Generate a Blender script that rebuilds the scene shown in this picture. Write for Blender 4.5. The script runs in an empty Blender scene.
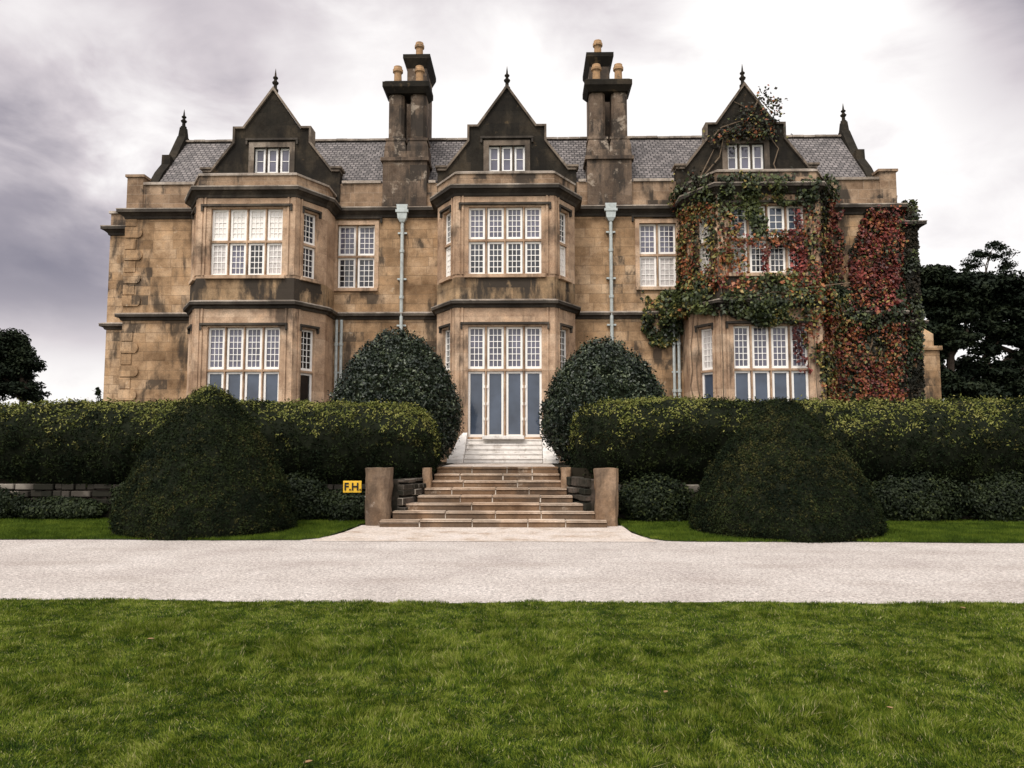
import bpy, bmesh, math
import numpy as np
from math import radians as R

# ------------------------------------------------------------------ camera, sky, sun, exposure
scn = bpy.context.scene
COL = scn.collection
cam = bpy.data.cameras.new("camera"); cam_o = bpy.data.objects.new("camera", cam); COL.objects.link(cam_o)
cam.sensor_width = 36; cam.lens = 760 / 1024 * 36; cam.clip_start = 0.1; cam.clip_end = 3000
cam_o.location = (0, 0, 1.8); cam_o.rotation_euler = (R(90 + 4.66), 0, R(1.2))
scn.camera = cam_o
scn.view_settings.view_transform = 'Standard'; scn.view_settings.look = 'None'
scn.view_settings.gamma = 1; scn.view_settings.exposure = 0.45
scn.cycles.use_denoising = True
scn.cycles.max_bounces = 5; scn.cycles.diffuse_bounces = 3; scn.cycles.transparent_max_bounces = 4

SUN_EL, SUN_AZ = 52, 205      # azimuth clockwise from +Y (north): 205 = behind the camera, a little to its left


def nd(nt, typ, ins=None, **attrs):
    n = nt.nodes.new(typ)
    for k, v in attrs.items(): setattr(n, k, v)
    for k, v in (ins or {}).items():
        s = n.inputs[k]
        if isinstance(v, bpy.types.NodeSocket): nt.links.new(v, s)
        else: s.default_value = v
    return n
def M(nt, op, a, b=None, c=None, clamp=False):
    n = nt.nodes.new('ShaderNodeMath'); n.operation = op; n.use_clamp = clamp
    for i, v in enumerate((a, b, c)):
        if v is None: continue
        if isinstance(v, bpy.types.NodeSocket): nt.links.new(v, n.inputs[i])
        else: n.inputs[i].default_value = v
    return n.outputs[0]
def mix(nt, f, a, b, blend='MIX'):
    n = nt.nodes.new('ShaderNodeMix'); n.data_type = 'RGBA'; n.blend_type = blend
    for i, v in ((0, f), (6, a), (7, b)):
        if isinstance(v, bpy.types.NodeSocket): nt.links.new(v, n.inputs[i])
        else: n.inputs[i].default_value = (*v, 1) if isinstance(v, tuple) and len(v) == 3 else v
    return n.outputs[2]
def ramp(nt, f, stops, interp='LINEAR'):
    n = nt.nodes.new('ShaderNodeValToRGB'); cr = n.color_ramp; cr.interpolation = interp
    while len(cr.elements) < len(stops): cr.elements.new(0.5)
    for e, (p, c) in zip(cr.elements, stops):
        e.position = p; e.color = (*c, 1) if isinstance(c, tuple) else (c, c, c, 1)
    nt.links.new(f, n.inputs[0]); return n.outputs[0]
def smooth(nt, v, a, b):
    n = nt.nodes.new('ShaderNodeMapRange'); n.interpolation_type = 'SMOOTHSTEP'
    nt.links.new(v, n.inputs[0]); n.inputs[1].default_value = a; n.inputs[2].default_value = b
    return n.outputs[0]
def noise(nt, vec, scale, detail=4, rough=0.55, dist=0.0):
    n = nd(nt, 'ShaderNodeTexNoise', {'Scale': scale, 'Detail': detail, 'Roughness': rough, 'Distortion': dist})
    if vec is not None: nt.links.new(vec, n.inputs['Vector'])
    return n.outputs[0]
def sepv(nt, v):
    n = nd(nt, 'ShaderNodeSeparateXYZ', {0: v}); return n.outputs[0], n.outputs[1], n.outputs[2]
def comb(nt, x, y, z): return nd(nt, 'ShaderNodeCombineXYZ', {0: x, 1: y, 2: z}).outputs[0]

world = bpy.data.worlds.new("World"); scn.world = world; world.use_nodes = True
wt = world.node_tree; wt.nodes.clear()
wdir = nd(wt, 'ShaderNodeTexCoord').outputs['Generated']
sky = nd(wt, 'ShaderNodeTexSky', sky_type='NISHITA', sun_disc=False, sun_elevation=R(SUN_EL), sun_rotation=R(SUN_AZ))
dx, dy, dz = sepv(wt, wdir)
den = M(wt, 'ADD', M(wt, 'MAXIMUM', dz, 0.0), 0.5)
cu, cv = M(wt, 'DIVIDE', dx, den), M(wt, 'DIVIDE', dy, den)
cvec = comb(wt, cu, cv, 3.7)
n1 = noise(wt, comb(wt, dx, dy, M(wt, 'MULTIPLY', dz, 1.7)), 2.3, 5, 0.5, 0.25)
n2 = noise(wt, comb(wt, M(wt, 'ADD', dx, 5.0), dy, M(wt, 'MULTIPLY', dz, 1.9)), 5.5, 6, 0.55, 0.35)
nz = M(wt, 'SUBTRACT', M(wt, 'ADD', M(wt, 'MULTIPLY', n1, 0.55), M(wt, 'MULTIPLY', n2, 0.45)), 0.5)
# a dark bank of cloud to the left of the house, thin bright cloud in the middle, a lid of grey overhead
azim = M(wt, 'ADD', M(wt, 'ARCTAN2', dx, dy), M(wt, 'MULTIPLY', nz, 0.5))
elev = M(wt, 'ADD', dz, M(wt, 'MULTIPLY', nz, 0.35))
front = smooth(wt, dy, 0.0, 0.4)
bank = M(wt, 'MULTIPLY', smooth(wt, azim, -0.26, -0.60), M(wt, 'MULTIPLY', smooth(wt, elev, 0.06, 0.17), smooth(wt, elev, 0.46, 0.24)))
lid = M(wt, 'MULTIPLY', smooth(wt, elev, 0.34, 0.52), smooth(wt, azim, 0.34, -0.05))
patch_r = M(wt, 'MULTIPLY', smooth(wt, azim, 0.44, 0.60), smooth(wt, elev, 0.26, 0.46))
side = smooth(wt, azim, -0.12, -0.5)
dark = M(wt, 'ADD', M(wt, 'MULTIPLY', bank, 0.47), M(wt, 'ADD', M(wt, 'MULTIPLY', lid, 0.20), M(wt, 'ADD', M(wt, 'MULTIPLY', patch_r, 0.62), M(wt, 'MULTIPLY', side, 0.07))))
cl = M(wt, 'SUBTRACT', M(wt, 'ADD', 0.92, M(wt, 'MULTIPLY', nz, 1.35)), M(wt, 'MULTIPLY', dark, front))
ccol = ramp(wt, cl, [(0.10, (0.115, 0.11, 0.15)), (0.38, (0.28, 0.255, 0.29)), (0.62, (0.52, 0.475, 0.495)), (0.86, (0.82, 0.795, 0.78))])
# the cloud is thinnest and brightest round the hidden sun, high behind the camera
sd = (math.sin(R(SUN_AZ)) * math.cos(R(SUN_EL)), math.cos(R(SUN_AZ)) * math.cos(R(SUN_EL)), math.sin(R(SUN_EL)))
dt = nd(wt, 'ShaderNodeVectorMath', {0: wdir, 1: sd}, operation='DOT_PRODUCT').outputs['Value']
glow = M(wt, 'ADD', 1.0, M(wt, 'MULTIPLY', smooth(wt, dt, 0.25, 1.0), 1.1))
ccol = nd(wt, 'ShaderNodeVectorMath', {0: ccol, 1: comb(wt, glow, glow, glow)}, operation='MULTIPLY').outputs[0]
clear = mix(wt, 1.0, sky.outputs[0], (0.10, 0.10, 0.10), 'MULTIPLY')
cover = mix(wt, 0.94, clear, ccol)
bg = nd(wt, 'ShaderNodeBackground', {0: cover, 1: 1.0})
wo = nd(wt, 'ShaderNodeOutputWorld', {0: bg.outputs[0]})

sl = bpy.data.lights.new("sun", 'SUN'); sl.energy = 1.5; sl.angle = R(14); sl.color = (1.0, 0.95, 0.87)
so = bpy.data.objects.new("sun", sl); COL.objects.link(so)
so.rotation_euler = (R(90 - SUN_EL), 0, R(180 - SUN_AZ)); so.location = (-20, -30, 60)

# ------------------------------------------------------------------ pixel bookkeeping (where on the real walls the creeper grows)
_p, _y = R(4.66), R(1.2)
C0 = np.array([0, 0, 1.8])
FW = np.array([-math.sin(_y) * math.cos(_p), math.cos(_y) * math.cos(_p), math.sin(_p)])
RT = np.array([math.cos(_y), math.sin(_y), 0]); UP = np.cross(RT, FW)
def proj(P):
    v = P - C0; d = v @ FW
    return 512 + 760 * (v @ RT) / d, 384 - 760 * (v @ UP) / d

# ------------------------------------------------------------------ materials
def newmat(name):
    m = bpy.data.materials.new(name); m.use_nodes = True; nt = m.node_tree; nt.nodes.clear()
    b = nt.nodes.new('ShaderNodeBsdfPrincipled'); o = nt.nodes.new('ShaderNodeOutputMaterial')
    nt.links.new(b.outputs[0], o.inputs[0]); return m, nt, b
def setc(nt, b, col, rough=0.8, spec=0.3, bump=None, dist=0.02, strength=0.6):
    if isinstance(col, bpy.types.NodeSocket): nt.links.new(col, b.inputs['Base Color'])
    else: b.inputs['Base Color'].default_value = (*col, 1)
    if isinstance(rough, bpy.types.NodeSocket): nt.links.new(rough, b.inputs['Roughness'])
    else: b.inputs['Roughness'].default_value = rough
    b.inputs['Specular IOR Level'].default_value = spec
    if bump is not None:
        bn = nd(nt, 'ShaderNodeBump', {'Height': bump, 'Distance': dist, 'Strength': strength})
        nt.links.new(bn.outputs[0], b.inputs['Normal'])
def wpos(nt): return nd(nt, 'ShaderNodeNewGeometry').outputs['Position']
def island(nt): return nd(nt, 'ShaderNodeNewGeometry').outputs['Random Per Island']

def stone(name, cols, dark=(0.035, 0.03, 0.026), stain=0.4, bw=0.85, bh=0.355, joint=0.012, jcol=(0.16, 0.115, 0.075), jamt=0.55, thr=0.54, patch=None, hw=0.32, blk=0.8):
    m, nt, b = newmat(name); P = wpos(nt); x, y, z = sepv(nt, P)
    U = M(nt, 'ADD', x, M(nt, 'MULTIPLY', y, 0.83)); V = z
    row = M(nt, 'FLOOR', M(nt, 'DIVIDE', V, bh)); fv = M(nt, 'FRACT', M(nt, 'DIVIDE', V, bh))
    rh = nd(nt, 'ShaderNodeTexWhiteNoise', {'W': row}, noise_dimensions='1D').outputs[0]
    uu = M(nt, 'ADD', M(nt, 'DIVIDE', U, M(nt, 'ADD', bw * 0.75, M(nt, 'MULTIPLY', rh, bw * 0.5))), M(nt, 'MULTIPLY', rh, 7.3))
    colm = M(nt, 'FLOOR', uu); fu = M(nt, 'FRACT', uu)
    h = nd(nt, 'ShaderNodeTexWhiteNoise', {'Vector': comb(nt, colm, row, 0.5)}, noise_dimensions='2D').outputs
    nb = noise(nt, P, 0.8, 5, 0.6)
    tone = M(nt, 'ADD', M(nt, 'MULTIPLY', h[0], hw), M(nt, 'ADD', M(nt, 'MULTIPLY', M(nt, 'SUBTRACT', nb, 0.5), 1.5), 0.5 - hw / 2))
    c = ramp(nt, tone, [(0.15, cols[0]), (0.5, cols[1]), (0.85, cols[2])])
    fine = noise(nt, P, 22, 4, 0.7)
    c = mix(nt, 0.7, c, ramp(nt, noise(nt, P, 2.7, 5, 0.65), [(0.32, (0.58, 0.53, 0.50)), (0.5, (1.0, 1.0, 1.0)), (0.68, (1.28, 1.22, 1.15))]), 'MULTIPLY')
    c = mix(nt, 0.55, c, ramp(nt, fine, [(0.3, 0.55), (0.7, 1.35)]), 'MULTIPLY')
    # joints
    eu = M(nt, 'MINIMUM', fu, M(nt, 'SUBTRACT', 1.0, fu)); ev = M(nt, 'MINIMUM', fv, M(nt, 'SUBTRACT', 1.0, fv))
    ju = smooth(nt, eu, joint / bw, joint / bw * 0.3); jv = smooth(nt, ev, joint / bh, joint / bh * 0.3)
    J = M(nt, 'MAXIMUM', ju, jv)
    c = mix(nt, M(nt, 'MULTIPLY', J, jamt), c, jcol)
    # weather stains: soot and algae in uneven patches and runs
    st = noise(nt, comb(nt, U, M(nt, 'MULTIPLY', y, 0.3), M(nt, 'MULTIPLY', z, 0.45)), 0.75, 7, 0.66, 0.3)
    st2 = noise(nt, comb(nt, M(nt, 'MULTIPLY', U, 2.6), 0.0, M(nt, 'MULTIPLY', z, 0.5)), 1.4, 5, 0.6)
    mk = smooth(nt, M(nt, 'ADD', M(nt, 'MULTIPLY', st, 0.72), M(nt, 'MULTIPLY', st2, 0.28)), thr, thr + 0.13)
    mk = M(nt, 'ADD', mk, M(nt, 'MULTIPLY', M(nt, 'MULTIPLY', M(nt, 'GREATER_THAN', h[0], 0.80), blk), smooth(nt, st, 0.42, 0.56)), clamp=True)
    c = mix(nt, M(nt, 'MULTIPLY', mk, stain), c, dark)
    if patch:
        pn = smooth(nt, noise(nt, P, 1.9, 6, 0.7), patch[1], patch[1] + 0.1)
        c = mix(nt, M(nt, 'MULTIPLY', pn, patch[2]), c, patch[0])
    hgt = M(nt, 'SUBTRACT', M(nt, 'ADD', M(nt, 'MULTIPLY', fine, 0.3), M(nt, 'MULTIPLY', nb, 0.3)), M(nt, 'MULTIPLY', J, 0.6))
    setc(nt, b, c, 0.92, 0.08, hgt, 0.02, 0.6); return m

S_WALL = stone('sandstone_ashlar', [(0.19, 0.118, 0.066), (0.375, 0.245, 0.142), (0.55, 0.395, 0.26)], stain=0.85, thr=0.48, patch=((0.66, 0.55, 0.42), 0.63, 0.45))
S_BAY = stone('smooth_sandstone', [(0.29, 0.19, 0.125), (0.45, 0.31, 0.21), (0.57, 0.42, 0.30)], stain=0.75, thr=0.515, blk=0.1, bw=1.4, bh=0.62, joint=0.006, jamt=0.3)
S_PANEL = stone('stained_sandstone', [(0.20, 0.13, 0.075), (0.32, 0.22, 0.13), (0.42, 0.30, 0.19)], stain=0.95, thr=0.43, bw=1.6, bh=0.8, joint=0.006, jamt=0.3)
S_TRIM = stone('weathered_trim_stone', [(0.035, 0.031, 0.027), (0.058, 0.05, 0.042), (0.12, 0.10, 0.08)], stain=0.7, thr=0.45, bw=1.2, bh=0.9, joint=0.004, jamt=0.3)
S_COPE = stone('coping_stone', [(0.20, 0.165, 0.135), (0.33, 0.28, 0.235), (0.48, 0.42, 0.36)], stain=0.6, thr=0.5, bw=1.0, bh=0.9, joint=0.006, jamt=0.4)
S_PAR = stone('parapet_stone', [(0.15, 0.097, 0.062), (0.27, 0.185, 0.122), (0.38, 0.275, 0.19)], stain=0.92, thr=0.47, jcol=(0.36, 0.28, 0.21), jamt=0.6)
S_RAKE = stone('raking_coping_stone', [(0.10, 0.08, 0.064), (0.17, 0.135, 0.105), (0.28, 0.235, 0.19)], stain=0.7, thr=0.47, bw=1.0, bh=0.9, joint=0.006, jamt=0.4)
S_GAB = stone('sooty_gable_stone', [(0.018, 0.016, 0.013), (0.027, 0.023, 0.018), (0.055, 0.043, 0.03)], stain=0.7, thr=0.47, bw=1.0, bh=0.5, joint=0.005, jamt=0.2, jcol=(0.03, 0.026, 0.022), patch=((0.13, 0.09, 0.05), 0.6, 0.5), dark=(0.012, 0.011, 0.010))
S_CHIM = stone('chimney_stone', [(0.075, 0.055, 0.042), (0.135, 0.098, 0.072), (0.21, 0.155, 0.115)], stain=0.9, thr=0.47, bw=0.7, bh=0.62, patch=((0.40, 0.33, 0.26), 0.56, 0.6))
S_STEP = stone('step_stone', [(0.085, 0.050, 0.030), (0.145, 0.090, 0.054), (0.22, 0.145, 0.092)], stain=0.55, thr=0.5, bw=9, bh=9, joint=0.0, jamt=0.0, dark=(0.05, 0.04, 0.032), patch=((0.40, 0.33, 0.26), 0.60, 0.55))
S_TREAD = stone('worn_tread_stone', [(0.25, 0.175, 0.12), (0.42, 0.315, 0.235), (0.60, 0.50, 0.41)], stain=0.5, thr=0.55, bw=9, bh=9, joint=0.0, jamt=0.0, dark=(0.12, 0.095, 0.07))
S_PIER = stone('pier_stone', [(0.14, 0.085, 0.052), (0.22, 0.145, 0.092), (0.30, 0.21, 0.145)], stain=0.65, thr=0.54, bw=9, bh=9, joint=0.0, jamt=0.0, patch=((0.50, 0.42, 0.35), 0.60, 0.55))

def plain(name, col, rough=0.6, spec=0.3, var=0.25, scale=6, bump=0.2, dirt=None):
    m, nt, b = newmat(name); P = wpos(nt)
    n = noise(nt, P, scale, 5, 0.6)
    c = mix(nt, 1.0, (*col, 1), ramp(nt, n, [(0.25, 1 - var), (0.75, 1 + var)]), 'MULTIPLY')
    if dirt: c = mix(nt, M(nt, 'MULTIPLY', smooth(nt, noise(nt, P, scale * 0.7, 6, 0.7), 0.5, 0.68), dirt[1]), c, dirt[0])
    setc(nt, b, c, rough, spec, n, 0.01, bump); return m
WHITE = plain('white_window_paint', (0.86, 0.83, 0.79), 0.45, 0.4, 0.05, 9, 0.1)
STAIR_W = plain('whitewashed_stone', (0.78, 0.74, 0.70), 0.8, 0.2, 0.15, 5, 0.3, ((0.30, 0.25, 0.2), 0.5))
LEAD = plain('painted_downpipe', (0.42, 0.455, 0.445), 0.5, 0.4, 0.2, 8, 0.2, ((0.2, 0.2, 0.19), 0.4))
LEADROOF = plain('lead_sheet', (0.16, 0.16, 0.17), 0.6, 0.4)
POT = plain('chimney_pot_clay', (0.33, 0.20, 0.105), 0.85, 0.2, 0.3, 7, 0.3, ((0.08, 0.065, 0.05), 0.8))
BLIND = plain('blind_and_reflection_white', (0.78, 0.73, 0.68), 0.3, 0.5, 0.04, 3, 0.0)
CURTAIN = plain('net_curtain', (0.50, 0.46, 0.44), 0.35, 0.5, 0.3, 7, 0.0)
SIGN_Y = plain('yellow_sign_paint', (0.78, 0.46, 0.03), 0.5, 0.4, 0.08, 12, 0.05)
SIGN_K = plain('black_lettering', (0.012, 0.012, 0.012), 0.5, 0.3, 0.1)
BARK = plain('bark', (0.055, 0.042, 0.032), 0.9, 0.1, 0.4, 9, 0.8)
VINE = plain('vine_stem', (0.15, 0.11, 0.075), 0.9, 0.1, 0.4, 9, 0.6)
SOIL = plain('dark_soil', (0.022, 0.018, 0.012), 0.95, 0.1, 0.4, 3, 0.6)

def glass(name, col, tint=0.35):
    m, nt, b = newmat(name); P = wpos(nt)
    n = noise(nt, P, 1.1, 3, 0.5)
    c = mix(nt, 1.0, (*col, 1), ramp(nt, n, [(0.3, 1 - tint), (0.7, 1 + tint)]), 'MULTIPLY')  # noise puts varied reflections into the pane colour
    wv = noise(nt, P, 2.2, 2, 0.5)
    setc(nt, b, c, 0.04, 0.5, wv, 0.02, 0.12); return m
G_DARK = glass('leaded_window_glass', (0.030, 0.032, 0.042), 0.7)
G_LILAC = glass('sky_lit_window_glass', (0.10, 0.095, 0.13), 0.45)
G_BLUE = glass('large_pane_glass', (0.055, 0.072, 0.105), 0.35)
G_BLACK = glass('unlit_room_glass', (0.008, 0.009, 0.011), 0.3)

def slate():
    m, nt, b = newmat('roof_slate'); P = wpos(nt); x, y, z = sepv(nt, P)
    bt = nd(nt, 'ShaderNodeTexBrick', {'Vector': comb(nt, M(nt, 'ADD', x, 0.0), M(nt, 'MULTIPLY', z, 1.45), 0.0), 'Color1': (0.11, 0.098, 0.095, 1), 'Color2': (0.21, 0.185, 0.178, 1), 'Mortar': (0.028, 0.025, 0.026, 1), 'Scale': 1.0, 'Mortar Size': 0.020, 'Bias': -0.1, 'Brick Width': 0.21, 'Row Height': 0.19})
    c = mix(nt, 0.7, bt.outputs[0], ramp(nt, noise(nt, P, 1.2, 6, 0.7), [(0.3, 0.5), (0.7, 1.4)]), 'MULTIPLY')
    c = mix(nt, M(nt, 'MULTIPLY', smooth(nt, noise(nt, P, 5, 5, 0.7), 0.56, 0.7), 0.5), c, (0.33, 0.30, 0.27))
    setc(nt, b, c, 0.75, 0.3, M(nt, 'SUBTRACT', 1.0, bt.outputs[1]), 0.03, 0.7); return m
SLATE = slate()

def leafmat(name, cols, rough=0.6, spec=0.25, pscale=1.0, pvar=0.5, sub=0.0):
    """a leaf colour per leaf, drifting in large uneven patches through the plant"""
    m, nt, b = newmat(name); r = island(nt); P = wpos(nt)
    k = M(nt, 'ADD', M(nt, 'MULTIPLY', r, 1 - pvar), M(nt, 'MULTIPLY', smooth(nt, noise(nt, P, pscale, 4, 0.6), 0.3, 0.7), pvar))
    k = M(nt, 'ADD', k, M(nt, 'MULTIPLY', M(nt, 'SUBTRACT', noise(nt, P, pscale * 0.27, 3, 0.5), 0.5), 0.7))
    n = len(cols)
    c = ramp(nt, k, [(0.08 + 0.84 * i / (n - 1), col) for i, col in enumerate(cols)])
    setc(nt, b, c, rough, spec)
    if sub:
        tr = nd(nt, 'ShaderNodeBsdfTranslucent', {0: c}); ms = nd(nt, 'ShaderNodeMixShader', {0: sub, 1: b.outputs[0], 2: tr.outputs[0]})
        out = [q for q in nt.nodes if q.type == 'OUTPUT_MATERIAL'][0]; nt.links.new(ms.outputs[0], out.inputs[0])
    return m
YEW = leafmat('yew_leaves', [(0.004, 0.0075, 0.004), (0.010, 0.015, 0.006), (0.024, 0.031, 0.010)], 0.75, 0.05, 2.2, 0.65)
YEW_TIP = leafmat('yew_bright_top_growth', [(0.045, 0.056, 0.012), (0.115, 0.125, 0.026), (0.23, 0.21, 0.065)], 0.65, 0.12, 2.5, 0.5)  # pale growth; the hedge's top-lit brightness is put into this colour
YEW_OLIVE = leafmat('yew_olive_lit_tips', [(0.018, 0.019, 0.007), (0.036, 0.036, 0.012), (0.065, 0.058, 0.020)], 0.75, 0.05, 2.2, 0.6)  # brown-olive tips; light on the upper sides is put into their colour
HOLLY = leafmat('glossy_evergreen_leaves', [(0.005, 0.009, 0.006), (0.010, 0.017, 0.010), (0.022, 0.033, 0.014)], 0.38, 0.3, 1.5)
HOLLY_L = leafmat('glint_evergreen_leaves', [(0.02, 0.03, 0.017), (0.05, 0.065, 0.037), (0.11, 0.13, 0.07)], 0.4, 0.3, 1.5)  # pale leaves painted in for glints on the glossy foliage
TREE_L = leafmat('tree_leaves', [(0.006, 0.010, 0.006), (0.011, 0.017, 0.009), (0.022, 0.029, 0.013)], 0.65, 0.1, 0.4)
GREEN_V = leafmat('green_creeper_leaves', [(0.009, 0.014, 0.006), (0.022, 0.032, 0.010), (0.085, 0.10, 0.025)], 0.5, 0.3, 1.4)
YELL_V = leafmat('yellow_creeper_leaves', [(0.09, 0.10, 0.024), (0.19, 0.16, 0.04), (0.29, 0.20, 0.06)], 0.5, 0.3, 1.4)
ORAN_V = leafmat('orange_creeper_leaves', [(0.09, 0.022, 0.012), (0.19, 0.055, 0.020), (0.34, 0.13, 0.045)], 0.5, 0.3, 1.4)
RED_V = leafmat('red_creeper_leaves', [(0.035, 0.009, 0.008), (0.105, 0.020, 0.016), (0.27, 0.055, 0.042)], 0.5, 0.3, 1.4)
DARK_V = leafmat('shaded_creeper_leaves', [(0.008, 0.009, 0.005), (0.017, 0.015, 0.009), (0.035, 0.024, 0.013)], 0.6, 0.2, 1.4)  # paints shaded depth behind the creeper; also the ivy's own near-black green
SHRUB = leafmat('shrub_leaves', [(0.005, 0.009, 0.004), (0.012, 0.018, 0.007), (0.026, 0.036, 0.012)], 0.6, 0.15, 2.0)
SHRUB_L = leafmat('pale_shrub_leaves', [(0.02, 0.028, 0.010), (0.045, 0.055, 0.018), (0.08, 0.09, 0.03)], 0.6, 0.12, 2.0)  # paler leaves, mixed in at random
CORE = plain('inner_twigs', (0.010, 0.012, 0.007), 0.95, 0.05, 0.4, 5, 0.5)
GRASS_F = leafmat('lawn_grass_blades', [(0.012, 0.030, 0.005), (0.052, 0.088, 0.009), (0.145, 0.188, 0.016), (0.27, 0.29, 0.07)], 0.6, 0.06, 7.0, 0.42, 0.3)
GRASS_D = leafmat('verge_grass_blades', [(0.028, 0.048, 0.007), (0.068, 0.108, 0.012), (0.135, 0.175, 0.022)], 0.6, 0.06, 1.4, 0.5, 0.25)
STRAW = leafmat('dry_grass_blades', [(0.22, 0.20, 0.08), (0.34, 0.31, 0.15)], 0.6, 0.2, 2)
DEADLEAF = plain('fallen_leaf_skin', (0.24, 0.15, 0.075), 0.7, 0.2, 0.3, 20, 0.2)

def groundmat(name, stops, scale, rough=0.95, b_scale=60, dist=0.02, strength=0.5, fine=0.35, grain=0.0):
    m, nt, b = newmat(name); P = wpos(nt)
    n = noise(nt, P, scale, 6, 0.6); f = noise(nt, P, b_scale, 3, 0.75)
    vor = nd(nt, 'ShaderNodeTexVoronoi', {'Vector': P, 'Scale': b_scale * 0.55}).outputs
    c = ramp(nt, n, stops)
    c = mix(nt, fine, c, ramp(nt, f, [(0.3, 0.45), (0.7, 1.55)]), 'MULTIPLY')
    c = mix(nt, fine * 0.8, c, ramp(nt, nd(nt, 'ShaderNodeSeparateColor', {0: vor[1]}).outputs[0], [(0.0, 0.5), (1.0, 1.5)]), 'MULTIPLY')
    if grain > 0.5:
        px_, py_, pz_ = sepv(nt, P); wob = M(nt, 'ADD', py_, M(nt, 'MULTIPLY', M(nt, 'SUBTRACT', noise(nt, comb(nt, M(nt, 'MULTIPLY', px_, 0.25), 0.0, 0.0), 1.0, 2), 0.5), 1.2))
        tr = None
        for yc in (10.35, 11.75, 13.3):
            q = smooth(nt, M(nt, 'ABSOLUTE', M(nt, 'SUBTRACT', wob, yc)), 0.34, 0.10); tr = q if tr is None else M(nt, 'MAXIMUM', tr, q)
        c = mix(nt, M(nt, 'MULTIPLY', M(nt, 'MULTIPLY', tr, smooth(nt, noise(nt, P, 0.8, 4, 0.6), 0.35, 0.62)), 0.30), c, (0.30, 0.255, 0.225))
    if grain:
        g1 = noise(nt, P, 26, 4, 0.8); c = mix(nt, grain, c, ramp(nt, g1, [(0.36, 0.45), (0.5, 1.0), (0.64, 1.5)]), 'MULTIPLY')
    setc(nt, b, c, rough, 0.1, M(nt, 'ADD', f, vor[0]), dist, strength); return m
GRAVEL = groundmat('pale_gravel', [(0.3, (0.37, 0.325, 0.30)), (0.5, (0.43, 0.385, 0.355)), (0.7, (0.49, 0.445, 0.415))], 0.7, fine=0.5, grain=0.75)
FLAG = groundmat('worn_path_gravel', [(0.33, (0.36, 0.28, 0.22)), (0.47, (0.50, 0.43, 0.375)), (0.7, (0.54, 0.48, 0.44))], 1.6, b_scale=40, grain=0.4)
EARTH = groundmat('grassy_ground', [(0.3, (0.02, 0.03, 0.008)), (0.7, (0.045, 0.06, 0.015))], 0.5, b_scale=20)
TURF = groundmat('turf_soil', [(0.3, (0.018, 0.030, 0.006)), (0.7, (0.035, 0.055, 0.010))], 1.5, b_scale=40)

# ------------------------------------------------------------------ object helpers
LOC = {}
def tag(o, label, cat, group=None):
    o['label'] = label; o['category'] = cat
    if group: o['group'] = group
    return o
def thing(name, label, cat, loc, group=None):
    o = bpy.data.objects.new(name, None); COL.objects.link(o); o.location = loc; LOC[o.name] = np.array(loc, float)
    o.empty_display_size = 0.3
    return tag(o, label, cat, group)
def link(name, me, parent=None, loc=None):
    o = bpy.data.objects.new(name, me); COL.objects.link(o)
    if parent is not None: o.parent = parent; LOC[o.name] = LOC[parent.name]
    elif loc is not None: o.location = loc; LOC[o.name] = np.array(loc, float)
    else: LOC[o.name] = np.zeros(3)
    return o

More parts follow.
